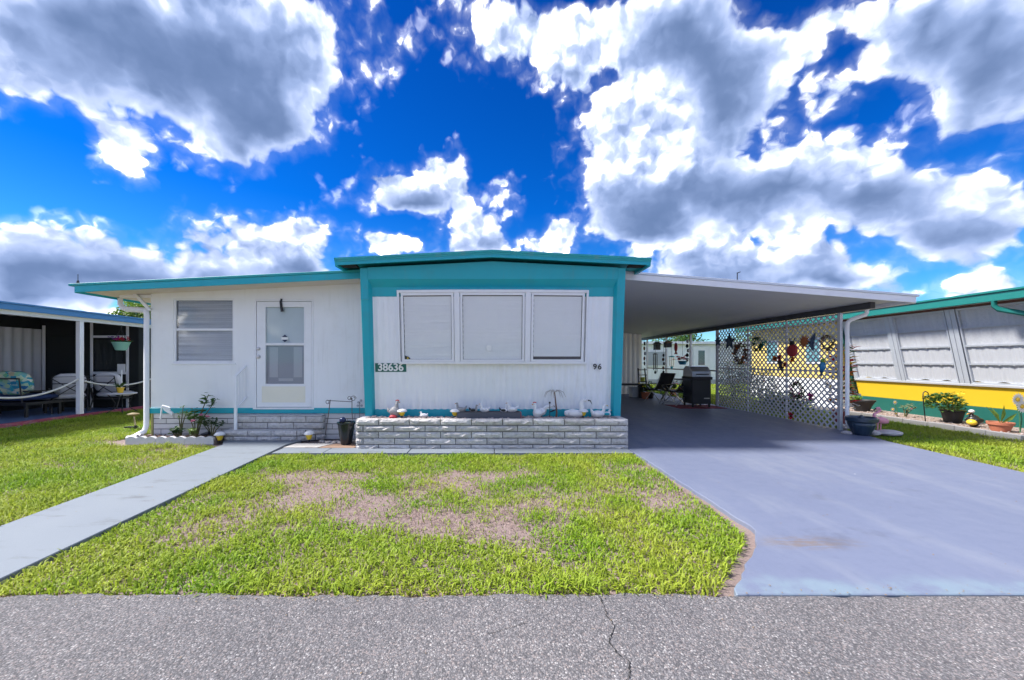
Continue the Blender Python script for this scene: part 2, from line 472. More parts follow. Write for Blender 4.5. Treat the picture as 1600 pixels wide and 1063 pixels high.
def asphalt():
    m, N, b = sheetmat('worn_asphalt')
    tc = N.n('ShaderNodeTexCoord').outputs['Object']
    wob = N.v('ADD', tc, N.v('SCALE', N.v('SUBTRACT', N.noise(tc, 60, 2, 0.5, color=True), (0.5, 0.5, 0.5)), scale=0.012))
    sq = N.v('MULTIPLY', wob, (1.0, 0.9, 1.0))
    cell = N.voro(sq, 125, 'F1', 'Color'); dist = N.voro(sq, 125, 'F1', 'Distance')
    sp = N.n('ShaderNodeSeparateColor'); N.put(sp.inputs[0], cell)
    stone = N.ramp(sp.outputs[0], [(0.0, (0.07, 0.068, 0.072)), (0.3, (0.145, 0.14, 0.146)), (0.62, (0.195, 0.186, 0.193)), (0.82, (0.24, 0.20, 0.19)), (0.95, (0.30, 0.29, 0.29)), (1.0, (0.44, 0.42, 0.41))])
    gap = N.step(dist, 0.34, 0.72)
    c = N.mix(N.m('MULTIPLY', gap, 0.72), stone, (0.065, 0.063, 0.068))
    big = N.noise(tc, 0.55, 5, 0.6)
    c = N.mix(1.0, c, N.ramp(big, [(0.3, (0.72, 0.72, 0.74)), (0.7, (1.06, 1.04, 1.025))]), 'MULTIPLY')
    N.put(b.inputs['Base Color'], c); b.inputs['Roughness'].default_value = 0.85
    bp = N.n('ShaderNodeBump'); bp.inputs['Distance'].default_value = 0.004; bp.inputs['Strength'].default_value = 0.8
    N.put(bp.inputs['Height'], N.m('SUBTRACT', 1.0, dist)); N.put(b.inputs['Normal'], bp.outputs[0])
    return m

def painted_drive():
    m, N, b = sheetmat('blue_grey_painted_concrete')
    tc = N.n('ShaderNodeTexCoord').outputs['Object']
    s = N.n('ShaderNodeSeparateXYZ'); N.put(s.inputs[0], tc)
    f = N.noise(tc, 0.5, 6, 0.6); g = N.noise(tc, 6, 6, 0.7)
    c = N.mix(f, (0.120, 0.140, 0.216), (0.162, 0.183, 0.262))
    c = N.mix(N.m('MULTIPLY', N.step(g, 0.45, 0.75), 0.35), c, (0.11, 0.13, 0.20))
    #  paint worn to pale concrete along the road (object origin: x 0, road edge)
    edge = N.m('ADD', s.outputs[1], N.m('MULTIPLY_ADD', N.noise(tc, 1.6, 4, 0.55), 0.5, -0.25))
    worn = N.m('MULTIPLY', N.step(edge, 0.19, 0.05), N.step(N.noise(tc, 4.0, 5, 0.65), 0.32, 0.60))
    c = N.mix(N.m('MULTIPLY', worn, 0.85), c, (0.18, 0.24, 0.29))
    #  brown tyre mud by the lawn corner
    dv = N.v('MULTIPLY', N.v('SUBTRACT', tc, (2.45, 0.62, 0)), (1 / 0.55, 1 / 0.15, 0))
    mud = N.m('MULTIPLY', N.step(N.v('LENGTH', dv), 1.0, 0.2), N.step(N.noise(N.v('MULTIPLY', tc, (3, 12, 1)), 2.2, 6, 0.7), 0.40, 0.55))
    c = N.mix(N.m('MULTIPLY', mud, 0.7), c, (0.17, 0.125, 0.09))
    tr = N.m('MULTIPLY', N.step(N.noise(N.v('MULTIPLY', tc, (2.2, 0.5, 1)), 1.1, 6, 0.62), 0.48, 0.70), 0.70)
    c = N.mix(tr, c, (0.19, 0.208, 0.268))
    oil = N.m('MULTIPLY', N.step(N.noise(N.v('ADD', tc, (7.0, 3.0, 0)), 1.7, 7, 0.7), 0.56, 0.72), 0.50)
    c = N.mix(oil, c, (0.088, 0.098, 0.142))
    spk = N.voro(tc, 9, 'F1', 'Distance')
    c = N.mix(N.step(spk, 0.035, 0.02), c, (0.06, 0.05, 0.05))
    spk2 = N.voro(N.v('ADD', tc, (3.3, 1.7, 0)), 2.3, 'F1', 'Distance')
    c = N.mix(N.step(spk2, 0.028, 0.02), c, (0.75, 0.75, 0.75))
    N.put(b.inputs['Base Color'], c)
    N.put(b.inputs['Roughness'], N.m('MULTIPLY_ADD', g, 0.25, 0.40))
    bp = N.n('ShaderNodeBump'); bp.inputs['Distance'].default_value = 0.002
    N.put(bp.inputs['Height'], N.noise(tc, 90, 5, 0.65)); N.put(b.inputs['Normal'], bp.outputs[0])
    return m

def pale_walk():
    m, N, b = sheetmat('pale_painted_walkway')
    tc = N.n('ShaderNodeTexCoord').outputs['Object']
    f = N.noise(tc, 0.8, 6, 0.6)
    c = N.mix(f, (0.140, 0.165, 0.200), (0.190, 0.214, 0.242))
    st = N.step(N.noise(N.v('MULTIPLY', tc, (1.0, 4.2, 1)), 1.5, 8, 0.68), 0.53, 0.72)
    c = N.mix(N.m('MULTIPLY', st, 0.85), c, (0.092, 0.100, 0.112))
    N.put(b.inputs['Base Color'], c); b.inputs['Roughness'].default_value = 0.7
    bp = N.n('ShaderNodeBump'); bp.inputs['Distance'].default_value = 0.002
    N.put(bp.inputs['Height'], N.noise(tc, 110, 5, 0.65)); N.put(b.inputs['Normal'], bp.outputs[0])
    return m

def soil():
    m, N, b = sheetmat('thatch_and_soil')
    tc = N.n('ShaderNodeTexCoord').outputs['Object']
    f = N.noise(tc, 1.4, 6, 0.65); g = N.noise(tc, 45, 5, 0.7)
    c = N.mix(f, (0.15, 0.11, 0.10), (0.29, 0.215, 0.20))
    c = N.mix(N.m('MULTIPLY', N.step(g, 0.5, 0.72), 0.6), c, (0.36, 0.28, 0.235))
    s = N.n('ShaderNodeSeparateXYZ'); N.put(s.inputs[0], tc)
    far = N.step(s.outputs[1], 9.5, 13.0)
    c = N.mix(N.m('MULTIPLY', far, 0.9), c, N.mix(f, (0.07, 0.11, 0.02), (0.13, 0.17, 0.035)))
    N.put(b.inputs['Base Color'], c); b.inputs['Roughness'].default_value = 0.95
    bp = N.n('ShaderNodeBump'); bp.inputs['Distance'].default_value = 0.012
    N.put(bp.inputs['Height'], g); N.put(b.inputs['Normal'], bp.outputs[0])
    return m

ASPHALT, DRIVE, WALK, SOIL = asphalt(), painted_drive(), pale_walk(), soil()

def struct(o, label=None): 
    o['kind'] = 'structure'
    if label: o['label'] = label
    return o

mb = MB(); mb.add([(-600, -600, -0.03), (600, -600, -0.03), (600, 900, -0.03), (-600, 900, -0.03)], [(0, 1, 2, 3)])
struct(mb.build('ground', SOIL, origin=(0, 0, -0.03)), 'bare thatch and soil under the lawns')

ROAD_Y = 4.10
def road_edge(x): return ROAD_Y + 0.018 * math.sin(x * 2.3) + 0.014 * math.sin(x * 7.1 + 1) + 0.012 * math.sin(x * 17.3) + 0.012 * math.sin(x * 41)
xs = [-60, -20, -12] + [-8 + i * 0.04 for i in range(401)] + [12, 20, 60]
mb = MB()
vs = []; fs = []
for i, x in enumerate(xs):
    e = road_edge(x)
    vs += [(x, -9, 0.0), (x, e - 0.02, 0.0), (x, e, -0.04)]
    if i: 
        a = 3 * (i - 1); b = 3 * i
        fs += [(a, b, b + 1, a + 1), (a + 1, b + 1, b + 2, a + 2)]
mb.add(vs, fs)
road = struct(mb.build('road', ASPHALT, smooth=False, origin=(0, ROAD_Y, 0)), 'worn grey asphalt road across the front')

# the crack that wanders across the asphalt
random.seed(11)
crack = [(934, 930), (944, 948), (948, 962), (958, 975), (957, 992), (953, 1003), (962, 1020), (975, 1030), (985, 1037), (984, 1052), (981, 1063), (978, 1100), (988, 1150)]
fine = []
for (a, b) in zip(crack[:-1], crack[1:]):
    for k in range(5):
        t = k / 5.0
        fine.append((a[0] + (b[0] - a[0]) * t + random.uniform(-2.2, 2.2), a[1] + (b[1] - a[1]) * t))
mb = MB(); vs = []; fs = []
for i, (px, py) in enumerate(fine):
    g = G(px, py); w = random.uniform(0.0008, 0.0042)
    vs += [(g.x - w, g.y, 0.004), (g.x + w, g.y, 0.004)]
    if i: fs.append((2 * i - 2, 2 * i - 1, 2 * i + 1, 2 * i))
mb.add(vs, fs); mb.build('crack', pm('dark_crack_strip', (0.018, 0.017, 0.016), 0.95), road)  # dark strip laid just above the asphalt
hair = [(760, 992), (775, 988), (790, 984), (803, 980), (818, 975), (825, 974)]
mb = MB(); vs = []; fs = []
for i, (px, py) in enumerate(hair):
    g = G(px, py + random.uniform(-1, 1))
    vs += [(g.x, g.y - 0.002, 0.004), (g.x, g.y + 0.003, 0.004)]
    if i: fs.append((2 * i - 2, 2 * i, 2 * i + 1, 2 * i - 1))
mb.add(vs, fs); mb.build('crack', MATS['dark_crack_strip'], road)

# driveway slab, flaring at the road, running back under the carport
DZ = 0.012
random.seed(77)
def ragged(a, b, n, j): return [(a[0] + (b[0] - a[0]) * i / n + random.uniform(-j, j), a[1] + (b[1] - a[1]) * i / n + random.uniform(-j, j)) for i in range(n)]
dpts = ragged((1.46, ROAD_Y - 0.03), (1.98, 5.05), 10, .022) + ragged((1.98, 5.05), (2.20, 5.62), 5, .014) + ragged((2.20, 5.62), (2.19, 10.4), 34, .009) + [(2.19, 10.4), (2.19, 34.0), (7.25, 34.0), (7.22, 13.2), (6.98, 11.9), (6.74, 8.5), (6.75, 5.8), (7.6, ROAD_Y - 0.03)]
mb = MB(); mb.prism([(x, y, -0.05) for x, y in dpts], (0, 0, 0.05 + DZ))
drive = struct(mb.build('driveway', DRIVE, origin=(0, ROAD_Y, DZ), bevel=0.006), 'blue grey painted concrete driveway running under the carport')

# walkway from the road to the steps
wl = lambda y: -4.10 - 0.47 * (y - 4.1) / 7.4
wr = lambda y: -3.17 - 0.33 * (y - 4.1) / 7.4
mb = MB(); mb.prism([(wl(ROAD_Y + .02), ROAD_Y + .02, -0.05), (wr(ROAD_Y + .02), ROAD_Y + .02, -0.05), (-3.49, 11.35, -0.05), (-3.40, 11.96, -0.05), (-4.80, 11.96, -0.05), (-4.56, 11.35, -0.05)], (0, 0, 0.068))
struct(mb.build('walkway', WALK, bevel=0.006), 'pale painted concrete walkway leading to the steps')
# path slabs in front of the planter
pth = thing('path', 'pale concrete slabs laid along the foot of the stone planter', None, (-0.6, 10.6, 0), kind='structure', plan=True)
for i, (x0, x1) in enumerate([(-3.40, -2.62), (-2.61, -1.32), (-1.31, 0.02), (0.03, 1.35), (1.36, 2.17)]):
    mb = MB(); mb.box(x0, x1, 10.34, 10.92, -0.05, 0.014 + 0.002 * (i % 2)); mb.build('slab', WALK, pth, bevel=0.005)
# two paving slabs between the steps and the black pot
PAVE = pm('weathered_paving_slab', (0.42, 0.40, 0.38), 0.85, 0.18, 4, bump=0.002, bscale=60, stain=(0.20, 0.16, 0.13), stain_amt=0.6, stain_scale=2.4)
PAVER = pm('reddish_paving_slab', (0.30, 0.19, 0.13), 0.85, 0.2, 4, bump=0.002, bscale=60)
pv = thing('pavement', 'worn grey and reddish paving slabs beside the steps', None, (-2.9, 11.2, 0), kind='structure', plan=True)
mb = MB(); mb.prism([(-3.42, 10.96, -.03), (-2.86, 10.96, -.03), (-2.72, 11.48, -.03), (-3.36, 11.5, -.03)], (0, 0, .05)); mb.build('slab', PAVE, pv, bevel=.004)
mb = MB(); mb.prism([(-2.84, 10.96, -.03), (-2.26, 10.96, -.03), (-2.26, 11.48, -.03), (-2.70, 11.48, -.03)], (0, 0, .047)); mb.build('slab', PAVER, pv, bevel=.004)

# porch floor of the neighbour on the left, with a red painted curb
PORCHF = pm('blue_painted_porch_floor', (0.10, 0.16, 0.30), 0.35, 0.15, 1.5, bump=0.001, bscale=60)
REDC = pm('red_painted_curb', (0.28, 0.05, 0.08), 0.7, 0.2, 5, bump=0.002, bscale=40, stain=(0.4, 0.3, 0.3), stain_amt=0.5, stain_scale=3)
mb = MB(); mb.box(-13.6, -10.66, 10.0, 21.4, -0.05, 0.03); struct(mb.build('patio', PORCHF), 'blue painted concrete porch floor of the house on the left')
mb = MB(); mb.box(-10.655, -10.52, 10.0, 21.4, -0.05, 0.07); struct(mb.build('curb', REDC, bevel=0.012), 'red painted concrete curb along the porch floor')
# gravel strip beside that curb
random.seed(5)
mb = MB()
for i in range(420):
    y = random.uniform(11.5, 20); x = -10.50 + abs(random.gauss(0, 0.16)); r = random.uniform(0.008, 0.028)
    mb.ell((x, y, r * 0.25 - 0.02), (r, r * random.uniform(.7, 1.2), r * .6), n=5, m=3, jit=0.15)
tag(mb.build('gravel', pm('pale_gravel', (0.42, 0.40, 0.40), 0.9, 0.4, 3)), 'pale gravel scattered along the red curb', None, kind='stuff')

# ------------------------------------------------------------------ lawns
def grassmat():
    m, N, b = sheetmat('grass_blades')
    t = m.node_tree; out = t.nodes['Material Output']
    at = N.n('ShaderNodeAttribute', attribute_name='tint').outputs['Color']
    N.put(b.inputs['Base Color'], at); b.inputs['Roughness'].default_value = 0.55; b.inputs['Specular IOR Level'].default_value = 0.25
    tr = N.n('ShaderNodeBsdfTranslucent'); N.put(tr.inputs['Color'], at)
    mx = N.n('ShaderNodeMixShader'); mx.inputs[0].default_value = 0.38
    t.links.new(b.outputs[0], mx.inputs[1]); t.links.new(tr.outputs[0], mx.inputs[2]); t.links.new(mx.outputs[0], out.inputs[0])
    return m
GRASS = grassmat()
rng = np.random.default_rng(3)

def vnoise(x, y, seed):
    """smooth value noise on a lattice"""
    r = np.random.default_rng(seed).random((64, 64))
    xi = np.floor(x).astype(int); yi = np.floor(y).astype(int)
    fx = x - xi; fy = y - yi
    fx = fx * fx * (3 - 2 * fx); fy = fy * fy * (3 - 2 * fy)
    g = lambda a, b: r[a % 64, b % 64]
    return (g(xi, yi) * (1 - fx) + g(xi + 1, yi) * fx) * (1 - fy) + (g(xi, yi + 1) * (1 - fx) + g(xi + 1, yi + 1) * fx) * fy
def fbm(x, y, seed, sc):
    return sum(vnoise(x * sc * 2 ** k, y * sc * 2 ** k, seed + k) * 0.5 ** (k + 1) for k in range(4)) / 0.9375

def inside(poly, x, y):
    res = np.zeros(len(x), bool); n = len(poly)
    for i in range(n):
        (x1, y1), (x2, y2) = poly[i], poly[(i + 1) % n]
        if y1 == y2: continue
        c = ((y1 > y) != (y2 > y)) & (x < (x2 - x1) * (y - y1) / (y2 - y1) + x1)
        res ^= c
    return res

def lawn(name, label, poly, density, hgt, wid, dead_spots, seed, dead_bias=0.0, holes=()):
    poly = [(p[0], p[1] * DEPTH) for p in poly]
    xs = np.array([p[0] for p in poly]); ys = np.array([p[1] for p in poly])
    area = (xs.max() - xs.min()) * (ys.max() - ys.min())
    n = int(area * density)
    x = rng.uniform(xs.min(), xs.max(), n); y = rng.uniform(ys.min(), ys.max(), n)
    # tufts: pull the blades toward the runners they grow from
    cx = x + 0.05 * (rng.random(n) - .5); cy = y
    ok = inside(poly, x, y) & (x > -1.40 * y - 3.0) & (x < 1.50 * y + 3.0)
    for h in holes: ok &= ~inside(h, x, y)
    dead = 2.1 * (fbm(x + 20, y * 1.6 + 9, seed, 0.8) - 0.57) + dead_bias
    fine = fbm(x + 3, y + 5, seed + 20, 3.2) - 0.5
    for (dx, dy, rx, ry, a) in dead_spots:
        dead += a * np.exp(-(((x - dx) / rx) ** 2 + ((y - dy * DEPTH) / (ry * DEPTH)) ** 2))
    mid = fbm(x + 13, y + 31, seed + 80, 1.7) - 0.5
    dead = dead + fine * 1.3 + mid * 1.5
    dd = np.clip((dead - 0.03) / 0.85, 0, 1)
    ok &= rng.random(n) > 0.52 * dd
    x, y, dd, fine = x[ok], y[ok], dd[ok], fine[ok]; n = len(x)
    straw = rng.random(n) < (0.08 + 0.76 * dd)
    ang = rng.uniform(0, 2 * np.pi, n); lean = rng.uniform(0.5, 1.7, n)
    tall = fbm(x, y, seed + 40, 2.6) * 1.5 + 0.25
    L = hgt * rng.uniform(0.55, 1.25, n) * tall * np.where(straw, 0.75, 1.0) * (1 - 0.25 * dd)
    lean = np.where(straw, lean * 1.25, lean)
    W = wid * rng.uniform(0.6, 1.2, n) * np.where(straw, 0.6, 1.0)
    dirx, diry = np.cos(ang), np.sin(ang)
    face = ang + np.pi / 2 + rng.uniform(-.5, .5, n)
    sx, sy = np.cos(face) * W / 2, np.sin(face) * W / 2
    z0 = np.full(n, -0.03)
    h1 = L * 0.55 * np.cos(lean * 0.45); o1 = L * 0.55 * np.sin(lean * 0.45)
    h2 = h1 + L * 0.45 * np.cos(np.minimum(lean * 1.35, 1.75)); o2 = o1 + L * 0.45 * np.sin(np.minimum(lean * 1.35, 1.75))
    V = np.zeros((n, 5, 3), np.float32)
    V[:, 0] = np.stack([x - sx * .8, y - sy * .8, z0], 1); V[:, 1] = np.stack([x + sx * .8, y + sy * .8, z0], 1)
    mx, my = x + dirx * o1, y + diry * o1
    V[:, 2] = np.stack([mx + sx, my + sy, z0 + h1], 1); V[:, 3] = np.stack([mx - sx, my - sy, z0 + h1], 1)
    V[:, 4] = np.stack([x + dirx * o2, y + diry * o2, z0 + h2], 1)
    me = bpy.data.meshes.new(name)
    me.vertices.add(n * 5); me.vertices.foreach_set('co', V.reshape(-1))
    base = (np.arange(n) * 5)[:, None]
    tri = np.concatenate([base + np.array([[0, 1, 2, 3]]), base + np.array([[3, 2, 4]])], 1).reshape(-1)
    me.loops.add(n * 7); me.loops.foreach_set('vertex_index', tri.astype(np.int32))
    st = (np.arange(n) * 7)[:, None] + np.array([[0, 4]]); tot = np.tile([4, 3], n)
    me.polygons.add(n * 2); me.polygons.foreach_set('loop_start', st.reshape(-1).astype(np.int32)); me.polygons.foreach_set('loop_total', tot.astype(np.int32))
    me.update(calc_edges=True)
    u = rng.random((n, 1)); yel = np.clip(fbm(x, y, seed + 60, 1.6) * 2.2 - 0.55, 0, 1)[:, None]
    g1 = np.array([0.105, 0.225, 0.012]); g2 = np.array([0.32, 0.47, 0.030]); g3 = np.array([0.48, 0.46, 0.07]); br = np.array([0.46, 0.345, 0.30]); br2 = np.array([0.27, 0.19, 0.17])
    c = (g1 * (1 - u) + g2 * u) * (1 - 0.45 * yel) + g3 * 0.45 * yel
    cs = br * u + br2 * (1 - u)
    c = np.where(straw[:, None], cs, c)
    cc = np.ones((n, 5, 4), np.float32); cc[:, :, :3] = c[:, None, :]
    a = me.attributes.new('tint', 'FLOAT_COLOR', 'POINT'); a.data.foreach_set('color', cc.reshape(-1))
    me.materials.append(GRASS)
    o = bpy.data.objects.new(name, me); COL.objects.link(o)
    o['kind'] = 'stuff'; o['label'] = label
    return o

def gs(px, py, rx, ry, a): 
    g = G(px, py); return (g.x, g.y, rx, ry, a)
A = [(wr(ROAD_Y) + .03, ROAD_Y + .02), (1.38, ROAD_Y + .03), (1.46, 4.3), (1.86, 5.05), (2.05, 5.45), (2.13, 6.2), (2.15, 10.30), (-3.46, 10.30)]
lawn('grass', 'front lawn of bright green grass with dry brown patches in the middle', A, 4600, 0.072, 0.0100,
     [gs(590, 790, .9, .75, .78), gs(520, 765, .9, .6, .70), gs(690, 805, .9, .6, .68), gs(470, 825, .6, .35, .22), gs(760, 745, 1.6, .5, .45), gs(820, 790, 1.1, .5, .42), gs(1050, 760, .9, .6, .22), gs(560, 740, 1.3, .4, .4), gs(900, 765, .8, .5, .35), gs(700, 880, 2.5, .3, -.5), gs(300, 880, 1.5, .6, -.6), gs(1050, 870, 1.0, .6, -.5), gs(900, 720, 2.0, .3, -.3)], 100)
B = [(-7.6, ROAD_Y + .02), (wl(ROAD_Y) - .03, ROAD_Y + .02), (-4.58, 11.3), (-4.9, 11.45), (-6.85, 11.45), (-6.85, 26), (-10.45, 26), (-10.45, ROAD_Y + .02)]
lawn('grass', 'strip of green lawn between the walkway and the porch on the left', B, 4000, 0.085, 0.0095, [gs(215, 668, .8, .5, .7), gs(300, 700, .9, .3, .5), gs(20, 770, .5, .4, .6), gs(180, 690, .7, .4, .45)], 200, dead_bias=-0.03)
C_ = [(6.85, 5.5), (6.85, 8.5), (7.08, 11.9), (7.35, 13.3), (7.35, 34), (13, 34), (13, 23), (9.75, 22), (9.55, 12.2), (10.6, 11.2), (12, 5.5)]
lawn('grass', 'strip of green lawn between the driveway and the yellow house', C_, 2600, 0.085, 0.0105, [gs(1480, 690, .7, .35, .8), gs(1570, 700, .5, .4, .5)], 300)
D_ = [(2.0, 34.3), (2.0, 46), (18, 46), (18, 34.3)]
lawn('grass', 'sunny back lawn seen through the carport', D_, 600, 0.10, 0.022, [], 400)

# dry leaves and clippings blown over the paving
random.seed(123)
mb = MB()
def litter(x, y, z, r):
    a = random.uniform(0, 6.28); mb.leaf((x, y, z), (math.cos(a), math.sin(a) * 1.8, random.uniform(0, .25)), r, r * .45, .35, up=(0, 0, 1))
for i in range(260):
    x = random.uniform(-3.2, 7.4); litter(x, ROAD_Y + random.gauss(-.05, .05) if x < 1.45 else ROAD_Y + random.gauss(.0, .06), .016 if x > 1.45 else .003, random.uniform(.010, .028))
for i in range(60): litter(random.uniform(2.25, 6.7), random.uniform(4.3, 11), .0135, random.uniform(.012, .03))
for i in range(26): 
    y = random.uniform(4.3, 11.3); litter(random.uniform(wl(y), wr(y)), y, .0195, random.uniform(.012, .03))
for i in range(40): litter(random.uniform(-4, 7), random.uniform(2.8, 4.0), .003, random.uniform(.010, .022))
tag(mb.build('leaf_litter', pm('dry_leaf_bits', (.26, .18, .10), .9, .5, 7)), 'dry leaf bits and clippings strewn over the paving', None, kind='stuff')

# ------------------------------------------------------------------ the mobile home
Yf = lambda z: 11.60 - (z - 0.40) * 0.185      # canted teal frame, leaning toward the road at the top
Yp = lambda z: 11.78 - (z - 0.40) * 0.190      # siding panel inside it
def PP(px, py, yf):
    Y = 11.5
    for _ in range(12): Y = yf(P(px, py, Y).z)
    return P(px, py, Y)

home = thing('mobile_home', 'white mobile home with teal canted frame, bay window and front door', 'house', (0, 12.4, 0), plan=True)

# body behind the front
mb = MB(); mb.box(-2.12, 2.12, 11.95, 29.5, 0.0, 2.95); mb.build('wall', SIDING, home)
# ribbed siding panel
def ribbed(mb, x0, x1, z0, z1, yf, period, depth, step=0.0125):
    n = int((x1 - x0) / step); vs = []; fs = []
    for i in range(n + 1):
        x = x0 + (x1 - x0) * i / n
        ph = (x / period) % 1.0
        d = depth * (0.5 - 0.5 * math.cos(2 * math.pi * ph)) ** 0.6
        vs += [(x, yf(z0) - d, z0), (x, yf(z1) - d, z1)]
        if i: fs.append((2 * i - 2, 2 * i, 2 * i + 1, 2 * i - 1))
    return mb.add(vs, fs)
mb = MB(); ribbed(mb, -2.07, 2.07, 0.585, 2.52, Yp, 0.112, 0.022); mb.build('siding_panel', SIDING, home, smooth=True)
# teal boards above and below the siding
mb = MB(); mb.hexa([(-2.07, Yp(2.515) - .022, 2.515), (2.07, Yp(2.515) - .022, 2.515), (2.07, Yp(2.515) + .1, 2.515), (-2.07, Yp(2.515) + .1, 2.515),
                    (-2.07, Yp(2.70) - .022, 2.70), (2.07, Yp(2.70) - .022, 2.70), (2.07, Yp(2.70) + .1, 2.70), (-2.07, Yp(2.70) + .1, 2.70)])
mb.build('upper_board', TEAL, home)
mb = MB(); mb.box(-2.07, 2.07, Yp(.45) - .045, Yp(.45) + .1, 0.40, 0.590); mb.build('base_board', TEAL, home, bevel=.006)
# pilasters
for s in (-1, 1):
    def pt(x, y, z): return (s * x, y, z)
    z0, z1 = 0.06, 2.97
    ring = lambda z, xi, xb: [pt(2.205, Yf(z), z), pt(xi, Yf(z), z), pt(xb, Yp(z) - .005, z), pt(2.0, Yp(z) + .25, z), pt(2.205, Yp(z) + .25, z)]
    b, t = ring(z0, 2.075, 2.055), ring(z1, 2.075, 2.03)
    mb = MB(); n = 5
    mb.add(b + t, [tuple(range(n)), tuple(range(n, 2 * n))] + [(i, (i + 1) % n, n + (i + 1) % n, n + i) for i in range(n)])
    mb.build('pilaster', TEAL, home, bevel=0.008)
# header with splayed underside and low gable
def hdr_pts(x, top): return [(x, Yf(2.79), 2.79), (x, Yp(2.66) - .02, 2.665), (x, Yp(2.66) + .2, 2.665), (x, Yp(2.66) + .2, top), (x, Yf(top) , top)]
mb = MB(); secs = [(-2.075, 2.975), (0, 3.075), (2.075, 2.975)]
vs = []; fs = []
for x, top in secs: vs += hdr_pts(x, top)
for k in range(2):
    for i in range(5): fs.append((5 * k + i, 5 * k + (i + 1) % 5, 5 * k + 5 + (i + 1) % 5, 5 * k + 5 + i))
fs += [tuple(range(5)), tuple(range(10, 15))]
mb.add(vs, fs); mb.build('header', TEAL, home)
mb = MB(); mb.prism([(-2.2, Yf(2.6), 2.45), (-2.2, 11.95, 2.45), (-2.2, 11.95, 2.95), (-2.2, Yf(2.95) + .05, 2.95)], (0.12, 0, 0)); mb.build('cheek', TEAL, home)
# roof
zr = lambda x: 3.218 - abs(x) * 0.051
roof = MB()
for s in (-1, 1):
    roof.hexa([(0, 10.86, zr(0) - .075), (s * 2.55, 10.86, zr(2.55) - .075), (s * 2.55, 30, zr(2.55) - .075), (0, 30, zr(0) - .075),
               (0, 10.86, zr(0)), (s * 2.55, 10.86, zr(2.55)), (s * 2.55, 30, zr(2.55)), (0, 30, zr(0))])
rf = roof.build('roof', TEALROOF, home)
for k, (o, za, zb) in enumerate([(0.035, .0, .030), (0.022, .032, .062), (0.010, .064, .112)]):   # stepped metal edge
    for s in (-1, 1):
        mb = MB(); X = 2.56 - .004 * k
        mb.hexa([(0.0, 10.86 - o, zr(0) - zb), (s * X, 10.86 - o, zr(2.55) - zb), (s * X, 10.9, zr(2.55) - zb), (0.0, 10.9, zr(0) - zb),
                 (0.0, 10.86 - o, zr(0) - za + .004), (s * X, 10.86 - o, zr(2.55) - za + .004), (s * X, 10.9, zr(2.55) - za + .004), (0.0, 10.9, zr(0) - za + .004)])
        mb.build('roof_edge', TEALROOF if k < 2 else TEAL, rf)
for s in (-1, 1):
    mb = MB(); mb.box(s * 2.50 if s < 0 else 2.24, -2.24 if s < 0 else 2.50, 10.96, 11.25, 2.985, 3.01); mb.build('eave_gap', DARKGAP, rf)  # dark box colours in the shade of the open eave cavity
    mb = MB(); mb.box(s * 2.553 if s < 0 else 2.50, -2.50 if s < 0 else 2.553, 10.87, 30, zr(2.55) - .13, zr(2.55) - .072); mb.build('eave_board', TEAL, rf)

# bay window
def bayoff(x): 
    a = abs(x)
    return 0.17 if a < 0.60 else 0.17 - (a - 0.60) * 0.085
def B(x, z, out): return Vector((x, Yp(z) - bayoff(x) - out, z))
bay = MB()
zt, zb_ = 2.60, 1.395
# top and bottom boards close the box back to the wall
for (za, zc) in ((zt - .03, zt + .015), (zb_ - .02, zb_ + .02)):
    xs_ = [-1.61, -.60, .60, 1.61]
    for a, b in zip(xs_[:-1], xs_[1:]):
        bay.hexa([B(a, za, .035), B(b, za, .035), Vector((b, Yp(za) + .03, za)), Vector((a, Yp(za) + .03, za)),
                  B(a, zc, .035), B(b, zc, .035), Vector((b, Yp(zc) + .03, zc)), Vector((a, Yp(zc) + .03, zc))])
for s in (-1, 1):
    a, b = s * 1.61, s * 1.575
    if s > 0: a, b = b, a
    bay.hexa([B(a, zb_, .030), B(b, zb_, .030), Vector((b, Yp(zb_) + .03, zb_)), Vector((a, Yp(zb_) + .03, zb_)), B(a, zt, .030), B(b, zt, .030), Vector((b, Yp(zt) + .03, zt)), Vector((a, Yp(zt) + .03, zt))])
bay_o = bay.build('bay_window', TRIMW, home, bevel=.004)
panes = [(-1.545, -.655), (-.545, .535), (.645, 1.545)]
def strip(mb, x0, x1, z0, z1, o0, o1):
    mb.hexa([B(x0, z0, o1), B(x1, z0, o1), B(x1, z0, o0), B(x0, z0, o0), B(x0, z1, o1), B(x1, z1, o1), B(x1, z1, o0), B(x0, z1, o0)])
for (x0, x1) in ((-.655, -.545), (.535, .645)):
    mb = MB(); strip(mb, x0 + .008, x1 - .008, zb_ + .02, zt - .03, -.02, .028); mb.build('mullion', TRIMW, bay_o, bevel=.003)
